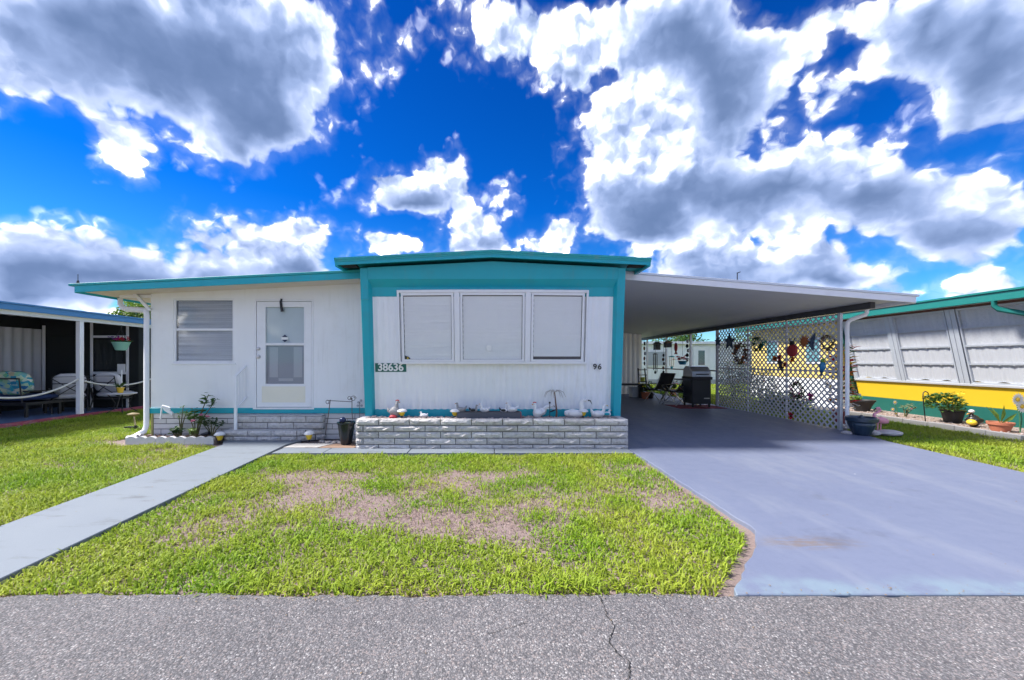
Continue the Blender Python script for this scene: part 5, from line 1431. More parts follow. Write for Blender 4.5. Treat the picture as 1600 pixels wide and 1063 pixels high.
# scrolled wire trellis
WIRE = pm('bronze_wire', (.10, .075, .06), .6, .3, 10)
Q = lambda px, py, Y=11.7: P(px, py, Y)
tw = thing('wire_trellis', 'thin bronze wire garden stand with scrolled top above the black pot', 'garden ornament', Q(512, 680))
mb = MB(); mb.tube([Q(516, 625), Q(513, 650), Q(508, 680)], .007, 6); mb.build('leg', WIRE, tw)
mb = MB(); mb.tube([Q(550, 622), Q(550, 645), Q(551, 656)], .006, 6); mb.build('leg', WIRE, tw)
mb = MB(); mb.tube([Q(511, 626), Q(530, 627), Q(550, 628)], .006, 6); mb.build('cross_wire', WIRE, tw)
for (cx, cy, r, s) in ((512, 628, 3.6, 1), (552, 623, 4.6, -1), (546, 622, 3.4, 1)):
    mb = MB(); mb.tube([Q(cx + r * (1 - .035 * k) * math.cos(s * k * .55), cy + r * (1 - .035 * k) * math.sin(s * k * .55)) for k in range(15)], .005, 5); mb.build('scroll', WIRE, tw)
bf = thing('wire_butterfly', 'small wire flower stake against the stucco beside the teal pilaster', 'garden ornament', P(562, 640, 12.3))
mb = MB(); mb.tube([P(562, 656, 12.3), P(562, 628, 12.3)], .005, 5); mb.build('stem', WIRE, bf)
for (a, b) in ((559, 634), (565, 634), (560, 629), (564, 626)):
    mb = MB(); c = P(a, b, 12.3); mb.ell(c, (.025, .006, .022), n=8, m=6); mb.build('petal', pm('grey_tin', (.40, .42, .46), .4, .1, 8, metal=.5), bf)

# ------------------------------------------------------------------ flower bed with scalloped edging
CONC = pm('white_concrete_edging', (.60, .59, .60), .85, .12, 6, bump=.003, bscale=60, stain=(.36, .33, .31), stain_amt=.5, stain_scale=5)
def scallop(name, a, b, label, h=.12, th=.10):
    a, b = Vector((*a, 0)), Vector((*b, 0)); d = b - a; L = d.length; d.normalize(); n = Vector((-d.y, d.x, 0)) * th
    m = MB(); N_ = 24; vs = []; fs = []
    for i in range(N_ + 1):
        t = i / N_; z = h * (.74 + .26 * abs(math.sin(math.pi * (3 * t))))
        for off in (Vector(), n):
            for zz in (-.02, z): q = a + d * (L * t) + off; vs.append((q.x, q.y, zz))
        if i:
            o = 4 * (i - 1); p = 4 * i
            fs += [(o, p, p + 1, o + 1), (o + 2, o + 3, p + 3, p + 2), (o + 1, p + 1, p + 3, o + 3), (o, o + 2, p + 2, p)]
    fs += [(0, 1, 3, 2), (4 * N_, 4 * N_ + 2, 4 * N_ + 3, 4 * N_ + 1)]
    m.add(vs, fs); return tag(m.build('edging_block', CONC), label, 'garden edging', 'scalloped edging blocks round the flower bed')
scallop('e', (-6.34, 11.62), (-5.84, 11.62), 'scalloped white edging block at the front left of the flower bed')
scallop('e', (-5.83, 11.62), (-5.33, 11.62), 'scalloped white edging block at the middle of the flower bed front')
scallop('e', (-5.32, 11.62), (-4.84, 11.63), 'scalloped white edging block next to the stone steps')
scallop('e', (-6.42, 12.16), (-6.40, 11.70), 'scalloped white edging block along the left side of the flower bed')
mb = MB(); mb.box(-6.36, -4.80, 11.67, 12.42, -.03, .05); struct(mb.build('flower_bed', MATS['dark_bed_soil']), 'mulched flower bed between edging and skirting')
mb = MB()
for i in range(500):
    x, y = random.uniform(-6.33, -4.83), random.uniform(11.69, 12.38); a = random.uniform(0, 3.14)
    mb.bar((x, y, .055), (x + .05 * math.cos(a), y + .05 * math.sin(a), .055 + random.uniform(-.01, .02)), .016, .008)
tag(mb.build('mulch', pm('brown_mulch', (.17, .11, .085), .95, .5, 15)), 'brown bark mulch over the flower bed', None, kind='stuff')
def bush(name, label, base, stems, leafm, lsize, nl, flowers=None, cat='plant', stem_mat=None, seed=1, group=None):
    random.seed(seed)
    t = thing(name, label, cat, base, group)
    base = Vector(base); ms = MB(); ml = MB(); tips = []
    for (dx, dy, h, lean) in stems:
        p1 = base + Vector((dx * .35, dy * .35, h * .5)); p2 = base + Vector((dx, dy, h))
        ms.tube([base + Vector((dx * .08, dy * .08, 0)), p1, p2], [.012, .009, .005], 6); tips.append(p2)
        for i in range(nl):
            q = p1.lerp(p2, random.uniform(lean, 1.08)); a = random.uniform(0, 6.28)
            ml.leaf(q, (math.cos(a), math.sin(a), random.uniform(-.25, .7)), lsize * random.uniform(.6, 1.2), lsize * .5)
    ms.build('stem', stem_mat or pm('green_brown_stem', (.13, .12, .05), .8, .3, 10), t)
    ml.build('foliage', leafm, t)
    if flowers:
        for col, pts, r in flowers:
            for p in pts:
                m = MB(); blooms(m, [base + Vector(p), base + Vector(p) + Vector((0, 0, r * .2))], r, 8); m.build('flower', FL[col], t)
    return t
rb = P(305, 682, 12.1); rb.z = .05
bush('rose_bush', 'leggy rose bush with pink blooms in the scalloped bed', rb, [(.28, -.05, .78, .55), (.36, .0, .66, .6), (-.14, .02, .42, .3), (.10, .03, .46, .2), (-.02, .0, .50, .3), (.20, -.08, .38, .3)], LEAF1, .10, 24,
     [('pink', [(.05, -.12, .31), (.20, -.12, .41), (.30, -.10, .38)], .045)], 'rose bush', seed=12)
b2 = P(331, 668, 12.0); b2.z = .05
bush('leafy_shrub', 'low spreading dark leaved shrub beside the rose bush', b2, [(.10, 0, .32, .4), (-.12, 0, .30, .4), (.02, -.05, .34, .4), (.2, 0, .28, .5), (-.2, .02, .28, .5)], LEAF2, .085, 16, cat='shrub', seed=13)
b3 = P(277, 683, 12.0); b3.z = .05
bush('seedling', 'small round dark green seedling at the left of the scalloped bed', b3, [(.05, 0, .16, .1), (-.06, 0, .15, .1), (0, -.04, .18, .1), (.09, .02, .12, .1), (-.10, .0, .12, .1)], LEAF2, .10, 12, cat='plant', seed=14)
b4 = P(301, 683, 11.9); b4.z = .05
bush('seedling', 'small yellow green plant in front of the rose stems', b4, [(.03, 0, .16, .1), (-.04, 0, .17, .1), (0, -.03, .14, .1)], LEAF3, .08, 12, cat='plant', seed=15)
b5 = P(282, 683, 12.25); b5.z = .05
bush('young_rose', 'thin young rose with yellowing leaves in the scalloped bed', b5, [(.05, 0, .55, .5), (-.03, 0, .40, .5), (.12, 0, .48, .5)], LEAF3, .07, 8, cat='plant', seed=16)
# white board bird on a stick
bo_ = P(254, 655, 12.1)
wb = thing('wooden_bird', 'white wooden cut out bird on a stake in front of the skirting', 'garden ornament', (bo_.x, 12.1, .05))
mb = MB(); mb.tube([P(251, 655, 12.1), P(253, 635, 12.1)], .012, 6); mb.build('stake', TRIMW, wb)
mb = MB(); pts = [(254, 633), (262, 635), (267, 637), (266, 641), (271, 645), (270, 649), (263, 645), (257, 641)]
mb.prism([P(a, b, 12.05) for a, b in pts], (0, .03, 0)); mb.build('board', TRIMW, wb, bevel=.004)
sp = P(322.5, 674, 11.9); sp.z = .05
sl_ = thing('spot_lamp', 'black stake spot lamp at the foot of the dark leaved shrub', 'garden lamp', sp)
mb = MB(); mb.tube([sp, sp + Vector((0, 0, .10))], .010, 6); mb.build('stake', BLACKM, sl_)
mb = MB(); mb.tube([sp + Vector((-.09, 0, .075)), sp + Vector((.05, 0, .10))], [.02, .035], 8); mb.build('lamp_head', BLACKM, sl_)
sg_ = G(212, 670)
s2 = thing('solar_spot_lamp', 'tan and black solar spot lamp standing in the left lawn', 'garden lamp', sg_)
mb = MB(); mb.tube([sg_, sg_ + Vector((-.04, 0, .30))], .014, 6); mb.build('stake', pm('tan_plastic', (.40, .33, .20), .6), s2)
mb = MB(); mb.box(sg_.x - .20, sg_.x + .01, sg_.y - .05, sg_.y + .05, .02, .045); mb.box(sg_.x - .012, sg_.x + .012, sg_.y - .02, sg_.y + .02, .0, .07); mb.build('foot', BLACKM, s2)
mb = MB(); mb.lathe([(.02, .26), (.10, .30), (.10, .315), (.02, .34)], sg_ + Vector((-.05, 0, 0)), 12); mb.build('lamp_head', pm('tan_dark', (.22, .17, .08), .6), s2)

# ------------------------------------------------------------------ right hand garden
eb = thing('flower_bed', 'gravelly planting bed along the yellow house', None, (10.1, 16, 0), kind='structure', plan=True)
mb = MB(); mb.box(9.57, 10.83, 11.9, 20.0, -.03, .06); mb.build('soil_fill', pm('pale_bed_soil', (.24, .18, .15), .95, .4, 20, bump=.006, bscale=50), eb)
EDGE = pm('grey_edging_stone', (.42, .40, .38), .9, .2, 5, bump=.003, bscale=50, stain=(.28, .2, .16), stain_amt=.5, stain_scale=3)
for i in range(9):
    y = 12.06 + i * .87
    mb = MB(); mb.box(9.47, 9.56, y, y + .86, -.03, .095 + .006 * (i % 3)); mb.build('edging_stone', EDGE, eb, bevel=.008)
for i in range(3):
    mb = MB(); x = 9.50 + i * .5; mb.box(x, x + .48, 11.82, 11.90, -.03, .09); mb.build('edging_stone', EDGE, eb, bevel=.008)
random.seed(31); mb = MB()
for i in range(500):
    x, y = random.uniform(9.6, 10.7), random.uniform(12, 19); r = random.uniform(.012, .035); mb.ell((x, y, .065), (r, r * .8, r * .5), n=6, m=4, jit=.1)
tag(mb.build('bed_pebbles', MATS['mixed_river_pebbles'], eb), kind='stuff')
# flamingo on a flat stone
fl = G(1374, 679); fl.z = .10
rs = thing('flat_stone', 'pale flat stones under the pink flamingo', 'stone', (fl.x, fl.y, 0))
for (a, b, w, l) in ((.13, 0, .24, .16), (-.17, .02, .11, .13)):
    mb = MB(); mb.ell((fl.x + a, fl.y + b - .05, .04), (w, l, .06), n=14, m=8, jit=.05); mb.build('stone', pm('pale_limestone', (.50, .46, .46), .85, .15, 6, bump=.006, bscale=18), rs)
fg = thing('flamingo', 'pink plastic flamingo standing on a flat stone by the driveway', 'flamingo', fl)
F_ = lambda px, py: P(px, py, fl.y)
mb = MB(); c = F_(1378, 657); mb.ell(c, (.125, .07, .065), (0, R(12), 0), n=14, m=10)
nk = [F_(1371, 657), F_(1366, 652), F_(1366, 647), F_(1372, 644), F_(1376, 640.5), F_(1373.5, 637.5), F_(1370, 638.5)]
mb.tube(nk, [.045, .030, .022, .02, .019, .021, .026], 10); mb.ell(F_(1370, 639), (.032, .024, .024), n=10, m=8); mb.tube([F_(1384, 658), F_(1388, 661)], [.05, .012], 8)
mb.build('body', PINKP, fg, smooth=True)
mb = MB(); mb.tube([F_(1368.5, 639), F_(1366, 640), F_(1365, 642)], [.016, .013, .004], 8); mb.build('beak', BLACKP, fg)
for a in (1371.5, 1376):
    mb = MB(); mb.tube([F_(a + .5, 660), F_(a, 668), F_(a - .5, 679)], .011, 6); mb.build('leg', PINKP, fg)
# bowl
bw = P(1346, 681, 12.9); bw.z = 0.012
BOWL = pm('blue_black_glazed_bowl', (.022, .045, .075), .3, .3, 5, coat=.3)
bt = thing('planter_bowl', 'wide dark blue fluted planter bowl beside the carport post', 'planter', bw)
mb = MB(); mb.lathe([(.12, 0), (.14, .05), (.19, .18), (.205, .25)], bw, 48, .03, 16); mb.build('bowl', BOWL, bt, smooth=True)
mb = MB(); mb.lathe([(.205, .25), (.235, .27), (.24, .33), (.22, .345), (.205, .33), (.19, .27)], bw, 32); mb.build('rim', BOWL, bt, smooth='auto')
mb = MB(); mb.lathe([(.20, .285), (.10, .31), (.005, .32)], bw, 20); mb.build('soil_fill', MATS['dark_bed_soil'], bt)
mb = MB(); mb.lathe([(.05, .30), (.04, .36), (.015, .38)], bw, 10); mb.build('knob', BOWL, bt)
for i, (px, py, r, lab) in enumerate(((1313, 664, .09, 'grey stone at the foot of the carport post'), (1319, 668, .07, 'pale stone lying under the carport downspout'), (1321, 676, .09, 'flat pale stone between the post and the bowl'))):
    g = G(px, py + 3); mb = MB(); mb.ell((g.x + .03, g.y, r * .35), (r, r * .8, r * .5), n=10, m=7, jit=.1); tag(mb.build('stone', MATS['pale_limestone'], solid=True), lab, 'stone')
# croton in a red pot behind the post
cr = Vector((7.62, 14.75, 0.0))
ct = thing('potted_croton', 'tall croton with red and yellow leaves in a reddish pot behind the post', 'potted plant', cr)
mb = MB(); mb.lathe([(.09, 0), (.14, .30), (.155, .31), (.155, .36), (.125, .36), (.12, .32)], cr, 18); mb.build('pot', pm('maroon_pot', (.22, .045, .045), .5), ct, smooth='auto')
random.seed(17)
for col, n in (('leaf_green', 90), ('petal_orange', 80), ('petal_yellow', 60), ('petal_red', 60)):
    mb = MB()
    for i in range(n):
        a = random.uniform(0, 6.28); r = random.uniform(.02, .16); z = random.uniform(.45, 1.75)
        mb.leaf(cr + Vector((math.cos(a) * r, math.sin(a) * r, z)), (math.cos(a), math.sin(a), random.uniform(-.2, .8)), random.uniform(.12, .24), .06)
    mb.build('leaves', MATS[col], ct)
mb = MB(); mb.tube([cr + Vector((0, 0, .3)), cr + Vector((.02, 0, 1.0)), cr + Vector((0, .02, 1.6))], [.025, .018, .008], 8); mb.build('stem', MATS['grey_bark'], ct)
random.seed(18); mb = MB(); blooms(mb, [cr + Vector((random.uniform(-.2, .2), random.uniform(-.25, -.1), random.uniform(.35, .85))) for _ in range(26)], .05, 6); mb.build('flowers', FL['white'], ct)
# black tub with seedling
tbx = P(1347, 640, 18.4); tbx.z = .06
bb = thing('plant_tub', 'wide black plastic tub with a sprig at the far end of the bed', 'plant tub', tbx)
mb = MB(); mb.lathe([(.15, 0), (.19, .14), (.26, .27), (.275, .28), (.275, .31), (.24, .31), (.22, .26)], tbx, 20); mb.build('tub', pm('matte_black_plastic', (.015, .015, .017), .6), bb, smooth='auto')
random.seed(19); mb = MB()
for i in range(40):
    a = random.uniform(0, 6.28); mb.leaf(tbx + Vector((-.22 + random.gauss(0, .06), random.gauss(0, .06), .30)), (math.cos(a), math.sin(a), random.uniform(.3, 1.6)), .16, .06)
mb.build('foliage', LEAF3, bb)
# white daisy ornament
def daisy(label, px, py, Y, r, heads, zb=.06, petals=12):
    b = P(px, py, Y); b.z = zb
    t = thing('daisy_ornament', label, 'garden ornament', b, 'metal daisies in the bed')
    for (hx, hy) in heads:
        c = P(hx, hy, Y)
        mb = MB(); mb.tube([b, (b + c) / 2 + Vector((.02, 0, 0)), c + Vector((0, .02, 0))], .008, 6); mb.build('stem', pm('green_stake', (.05, .14, .06), .5), t)
        mb = MB()
        for k in range(petals):
            a = k / petals * 6.28; mb.leaf(c, (math.cos(a), -.15, math.sin(a)), r, r * .42, .1, up=(0, -1, 0))
        mb.build('petals', FL['white'], t)
        mb = MB(); mb.ell(c + Vector((0, -.012, 0)), (r * .32, .015, r * .32), n=10, m=6); mb.build('flower_centre', pm('yellow_centre', (.62, .40, .04), .6), t)
daisy('cluster of small metal daisies in front of the green skirting', 1402, 648, 16.6, .06, [(1398, 629), (1394.5, 640), (1399.5, 646.5)])
daisy('pair of large white metal daisies at the right edge of the bed', 1594, 690, 12.75, .135, [(1589, 624.5), (1596, 635)], petals=16)
sm = P(1414, 648, 16.4); sm.z = .06
bush('flowering_plant', 'pale leaved plant beside the small metal daisies', sm, [(.12, 0, .30, .3), (-.05, 0, .26, .3), (.25, 0, .24, .3), (.05, -.05, .2, .3)], leafmat('leaf_grey_green', (.20, .26, .14)), .09, 12, [('pink', [(.1, -.05, .2)], .03)], seed=22)
# yellow flowering shrub in black pot
sb_ = P(1478, 657, 15.0); sb_.z = .06
sh = thing('flowering_shrub', 'bushy green shrub with yellow flowers in a black pot', 'shrub', sb_)
mb = MB(); mb.lathe([(.13, 0), (.18, .24), (.20, .25), (.20, .28), (.16, .28)], sb_ + Vector((.15, 0, 0)), 16); mb.build('pot', MATS['matte_black_plastic'], sh, smooth='auto')
random.seed(23); mb = MB(); ms = MB()
for i in range(620):
    a = random.uniform(0, 6.28); e = random.uniform(-.5, 1.5); r = random.uniform(.55, 1.0)
    c = sb_ + Vector((-.05 + math.cos(a) * math.cos(e) * .32 * r, math.sin(a) * math.cos(e) * .26 * r, .38 + math.sin(e) * .26 * r))
    mb.leaf(c, (math.cos(a), math.sin(a), random.uniform(-.3, .8)), random.uniform(.06, .12), .045)
for i in range(7):
    a = random.uniform(0, 6.28); ms.tube([sb_ + Vector((.1, 0, .2)), sb_ + Vector((math.cos(a) * .3, math.sin(a) * .2, .5))], [.014, .005], 6)
mb.build('foliage', LEAF1, sh); ms.build('stem', MATS['green_brown_stem'], sh)
mb = MB(); blooms(mb, [sb_ + Vector((random.uniform(-.4, .3), random.uniform(-.3, 0), .58 + random.uniform(-.05, .12))) for _ in range(12)], .045, 6); mb.build('flowers', FL['yellow'], sh)
hk2 = P(1446, 652, 15.2); hk2.z = .06
mb = MB(); mb.tube([hk2, P(1442, 620, 15.2), P(1442.5, 614, 15.2), P(1446, 611.5, 15.2), P(1450, 614, 15.2), P(1451, 620, 15.2)], .010, 6); tag(mb.build('shepherd_hook', BLACKM, smooth=True, solid=True), 'thin dark shepherd hook rising from the yellow flowered shrub', 'hook')
# dark bird figurine
bd = bird('toucan_figurine', 'black bird figurine with white face and yellow belly in the bed', 'figurine', 1521, 668, 14.0, .34, -1, body=(.75, .62, .85), neck=[(.12, .32), (.14, .5)], beak=(.24, .08), mat=BLACKP, wing=BLACKP, zbase=.06, tail=.4, tailup=-.1)
bc = WORLD[bd.name]
mb = MB(); mb.ell(bc + Vector((-.10, -.05, .10)), (.07, .08, .06), n=10, m=8); mb.build('belly', YELP, bd, smooth=True)
mb = MB(); mb.ell(bc + Vector((-.07, -.025, .325)), (.05, .04, .035), n=10, m=8); mb.build('face', WCER, bd, smooth=True)
# terracotta pot
tc_ = P(1563, 678, 13.1); tc_.z = .06
tp_ = thing('terracotta_pot', 'wide terracotta pot with broad fleshy leaves by the bed edge', 'potted plant', tc_)
mb = MB(); mb.lathe([(.115, 0), (.15, .12), (.17, .13), (.175, .18), (.15, .18), (.14, .14)], tc_, 24); mb.build('pot', TERRA, tp_, smooth='auto')
mb = MB(); mb.lathe([(.145, .145), (.08, .155), (.005, .16)], tc_, 16); mb.build('soil_fill', MATS['dark_bed_soil'], tp_)
for (dx, dy, dz, L_) in ((-.75, 0, .9, .44), (.05, -.1, 1, .38), (.85, .1, .42, .44), (-.2, .3, 1, .34), (.3, .1, .9, .32)):
    d = Vector((dx, dy, dz)); mb = MB(); mb.leaf(tc_ + Vector((0, 0, .15)), d, L_, .07, .15, up=(0, -1, .3)); mb.build('leaf', LEAF3, tp_)

# ------------------------------------------------------------------ under the carport
gp = G(1084, 636); Y0 = gp.y
gr = thing('barbecue_grill', 'black barbecue grill with silver hood standing on a red mat', 'grill', gp)
GB = pm('black_grill_enamel', (.018, .02, .026), .35, .2, 4)
x0, x1 = P(1074, 0, Y0).x, P(1103, 0, Y0).x
mb = MB(); mb.box(x0, x1, Y0 - .28, Y0 + .28, .12, .86); mb.build('cart', GB, gr, bevel=.015)
mb = MB(); mb.box(x0 - .02, x1 + .03, Y0 - .31, Y0 + .31, .861, .95); mb.build('firebox', GB, gr, bevel=.01)
mb = MB(); mb.prism([(x0, Y0 - .28, .951), (x0, Y0 - .26, 1.12), (x0, Y0 - .12, 1.26), (x0, Y0 + .14, 1.28), (x0, Y0 + .26, 1.18), (x0, Y0 + .28, .951)], (x1 - x0, 0, 0)); mb.build('hood', STEEL, gr, bevel=.01)
mb = MB(); mb.tube([(x0 + .1, Y0 - .33, 1.03), (x1 - .1, Y0 - .33, 1.03)], .015, 8); mb.build('handle', BLACKM, gr)
mb = MB(); mb.box(x0 - .30, x0 - .025, Y0 - .25, Y0 + .25, .84, .88); mb.build('side_shelf', GB, gr, bevel=.005)
mb = MB(); mb.box(x1 - .22, x1 - .05, Y0 - .284, Y0 - .2805, .28, .31); mb.build('badge', STEEL, gr)
for a in (x0 + .04, x1 - .04):
    for b in (-.24, .24):
        mb = MB(); mb.tube([(a, Y0 + b, .014), (a, Y0 + b, .12)], .03, 8); mb.build('caster', BLACKM, gr)
mb = MB(); mb.box(x0 - .5, x1 + .35, Y0 - .55, Y0 + .4, .012, .02); tag(mb.build('mat', pm('red_mat', (.20, .03, .05), .95, .2, 6), solid=True), 'dark red mat under the barbecue grill', 'mat')
# zero gravity and folding chairs
def recliner(label, px, py, rz, Yk=None, mat=BLACKM):
    g = G(px, py)
    t = thing('folding_recliner', label, 'chair', (0, 0, 0), 'folding chairs under the carport')
    SL = pm('black_sling_mesh', (.02, .02, .024), .8, .2, 20)
    f = lambda x, a: [(x, y, z) for y, z in a]
    mb = MB()
    prof = [(-.45, .46), (-.20, .40), (.10, .38), (.30, .62), (.50, .98)]
    vs = []; fs = []
    for i, (y, z) in enumerate(prof):
        for (xx, dz) in ((-.27, 0), (.27, 0), (.27, .02), (-.27, .02)): vs.append((xx, y, z + dz))
        if i:
            a = 4 * (i - 1); b = 4 * i; fs += [(a, a + 1, b + 1, b), (a + 1, a + 2, b + 2, b + 1), (a + 2, a + 3, b + 3, b + 2), (a + 3, a, b, b + 3)]
    fs += [(0, 1, 2, 3), (16, 17, 18, 19)]
    mb.add(vs, fs); mb.build('sling', SL, t)
    for s in (-1, 1):
        mb = MB(); mb.tube([(s * .30, -.42, .0), (s * .30, .30, .60)], .014, 6); mb.build('leg', STEEL, t)
        mb = MB(); mb.tube([(s * .30, .42, .0), (s * .30, -.28, .60)], .014, 6); mb.build('leg', STEEL, t)
        mb = MB(); mb.tube([(s * .285, -.46, .46), (s * .285, .10, .39), (s * .285, .52, 1.0)], .013, 6); mb.build('side_rail', STEEL, t)
        mb = MB(); mb.bar((s * .31, -.30, .615), (s * .31, .28, .63), .05, .02); mb.build('armrest', BLACKM, t)
    mb = MB(); mb.tube([(-.30, .42, .03), (.30, .42, .03)], .012, 6); mb.build('stretcher', STEEL, t)
    t.location = (g.x, g.y * DEPTH, .012); t.rotation_euler = (0, 0, rz); return t
rc = recliner('black mesh folding chair with silver legs, nearest the shed', 1030, 629, R(-60))
g_ = G(1062, 633); copy_tree(rc, (g_.x, g_.y, .012), R(-75), 'black mesh folding chair with silver legs beside the grill')
g_ = G(1047, 626); lw = thing('low_stool', 'low grey folding stool between the two black folding chairs', 'stool', (g_.x, g_.y, .012))
mb = MB(); mb.box(g_.x - .3, g_.x + .3, g_.y - .2, g_.y + .2, .34, .38); mb.build('seat', pm('grey_sling', (.22, .23, .25), .8), lw, bevel=.01)
for s in (-1, 1):
    mb = MB(); mb.bar((g_.x + s * .27, g_.y - .2, .012), (g_.x + s * .27, g_.y + .2, .34), .025, .025); mb.bar((g_.x + s * .24, g_.y + .2, .012), (g_.x + s * .24, g_.y - .2, .34), .025, .025); mb.build('leg', STEEL, lw)
g_ = G(1004, 622); lad = thing('ladder_shelf', 'narrow black ladder shelf holding a yellow green tin', 'shelf', (g_.x, g_.y, .012))
for s in (-1, 1):
    mb = MB(); mb.bar((g_.x + s * .15, g_.y - .12, .012), (g_.x + s * .13, g_.y + .12, 1.15), .04, .04); mb.build('side_rail', BLACKM, lad)
for z in (.35, .62, .88, 1.08):
    mb = MB(); mb.box(g_.x - .13, g_.x + .13, g_.y - .10, g_.y + .12, z, z + .03); mb.build('shelf_board', BLACKM, lad)
mb = MB(); mb.lathe([(.08, 0), (.09, .10), (.085, .16)], (g_.x, g_.y, .65), 12); tag(mb.build('tin', pm('lime_tin', (.40, .45, .05), .4), smooth='auto', solid=True), 'yellow green tin on the ladder shelf', 'tin')
g_ = G(985, 622); bn = thing('bench', 'dark low bench along the ribbed shed wall', 'bench', (g_.x, g_.y, .012))
mb = MB(); mb.box(g_.x - .55, g_.x + .45, g_.y - .25, g_.y + .25, .50, .56); mb.build('seat', BLACKM, bn)
for s in (-.5, .4):
    mb = MB(); mb.box(g_.x + s - .03, g_.x + s + .03, g_.y - .22, g_.y + .22, .012, .50); mb.build('leg', BLACKM, bn)
g_ = G(992, 621); mb = MB(); mb.box(g_.x - .15, g_.x + .2, g_.y - .05, g_.y + .3, .012, .42); tag(mb.build('storage_crate', TRIMW, bevel=.02, solid=True), 'white storage crate under the dark bench', 'crate')
for i, (px, py, col, lab) in enumerate(((1008, 624, 'yellow', 'potted plant with yellow flowers beside the ladder shelf'), (1016, 623, 'white', 'potted plant with white flowers near the folding chair'), (1052, 618, 'pink', 'leafy potted plant behind the low grey stool'))):
    g = G(px, py); g.z = .012
    t = thing('potted_plant', lab, 'potted plant', g)
    mb = MB(); mb.lathe([(.10, 0), (.14, .20), (.155, .21), (.155, .25), (.12, .25)], g, 14); mb.build('pot', (TERRA, MATS['matte_black_plastic'], TERRA)[i], t, smooth='auto')
    random.seed(50 + i); mb = MB()
    for k in range(110):
        a = random.uniform(0, 6.28); mb.leaf(g + Vector((random.gauss(0, .06), random.gauss(0, .06), .25 + abs(random.gauss(0, .12)))), (math.cos(a), math.sin(a), random.uniform(.1, 1.2)), .14, .05)
    mb.build('foliage', LEAF1 if i % 2 else LEAF2, t)
    mb = MB(); blooms(mb, [g + Vector((random.gauss(0, .1), random.gauss(0, .1), .45 + random.uniform(0, .15))) for _ in range(9)], .05, 6); mb.build('flowers', FL[col], t)

# hanging things along the beam
BEAMZ = 2.41
def hang(name, label, px, py0, py1, kind, mats):
    Y = 7.125 * FPX / (px - VX); a, b = P(px, py0, Y), P(px, py1, Y)
    a.x = b.x = 7.04
    t = thing(name, label, 'hanging ornament', (7.04, Y, b.z), 'ornaments hung along the carport beam')
    mb = MB(); mb.tube([(7.04, Y, BEAMZ + .02), a], .006, 5); mb.tube([(7.04, Y, BEAMZ), (7.10, Y, BEAMZ + .02)], .006, 5); mb.build('cord', BLACKM, t)
    H = a.z - b.z
    if kind == 'chime':
        mb = MB(); mb.lathe([(.02, 0), (.11, -.03), (.11, -.05), (.02, -.06)], a, 12); mb.build('cap', mats[0], t)
        for k in range(6):
            an = k * 1.05; q = a + Vector((.08 * math.cos(an), .08 * math.sin(an), -.06)); L = (H - .06) * (.7 + .06 * k)
            mb = MB(); mb.tube([q, q + Vector((0, 0, -L))], .013, 6); mb.build('chime_tube', mats[1], t)
        mb = MB(); mb.tube([a, b], .005, 5); mb.ell(b, (.05, .02, .07), n=8, m=6); mb.build('clapper', mats[0], t)
    elif kind == 'feeder':
        mb = MB(); mb.box(a.x - .10, a.x + .10, Y - .12, Y + .12, b.z, a.z - H * .35); mb.build('box', mats[0], t)
        mb = MB(); mb.prism([(a.x - .15, Y - .16, a.z - H * .34), (a.x + .15, Y - .16, a.z - H * .34), (a.x, Y - .16, a.z)], (0, .32, 0)); mb.build('feeder_roof', mats[1], t)
    elif kind == 'fish':
        c = (a + b) / 2; mb = MB(); mb.ell(c, (.05, .10, H * .42), n=10, m=8); mb.build('body', mats[0], t, smooth=True)
        mb = MB(); mb.prism([c + Vector((-.01, -.02, -H * .35)), c + Vector((-.01, -.13, -H * .6)), c + Vector((-.01, .13, -H * .6)), c + Vector((-.01, .02, -H * .35))], (.02, 0, 0)); mb.build('tail', mats[1], t)
    elif kind == 'pot':
        mb = MB(); mb.lathe([(.10, 0), (.16, H * .4), (.17, H * .42), (.13, H * .42)], b, 14); mb.build('pot', mats[0], t, smooth='auto')
        mb = MB(); blooms(mb, [b + Vector((random.gauss(0, .09), random.gauss(0, .12), H * .5 + random.uniform(0, .16))) for _ in range(22)], .07, 6); mb.build('flowers', mats[1], t)
    elif kind == 'string':
        for k in range(5):
            z = a.z - H * (k + .5) / 5; mb = MB(); mb.ell((7.04, Y + .04 * math.sin(k * 2.3), z), (.04, .06 + .02 * (k % 2), H * .085), n=8, m=6); mb.build('bead', mats[k % 2], t, smooth=True)
random.seed(60)
hang('wind_chime', 'dark wind chime hung closest to the shed', 1010, 533, 572, 'string', (BLACKM, RUST))
hang('wind_chime', 'dark wind chime with long tubes, second from the shed', 1027, 552, 582, 'chime', (BLACKM, BLACKM))
hang('bird_feeder', 'dark house shaped bird feeder above the folding chair', 1029.5, 534, 547, 'feeder', (BLACKM, BLACKM))
hang('bead_string', 'string of dark beads hanging over the wooden rail', 1040, 552, 585, 'string', (BLACKM, RUST))
hang('bird_feeder', 'small dark bird feeder left of the red fish', 1046.5, 533, 543, 'feeder', (BLACKM, RUST))
hang('fish_ornament', 'red hanging fish ornament under the carport beam', 1059.5, 534, 552, 'fish', (REDP, REDP))
hang('wind_chime', 'small teal wind chime left of the hanging flower pot', 1053, 556, 574, 'chime', (TEAL, STEEL))
hang('hanging_pot', 'blue hanging pot full of red flowers above the grill', 1070, 556, 570, 'pot', (pm('blue_pot', (.03, .22, .42), .4), FL['red']))
hang('bead_string', 'string of pale beads beside the carport post near the grill', 1078, 530, 566, 'string', (STEEL, BLACKM))

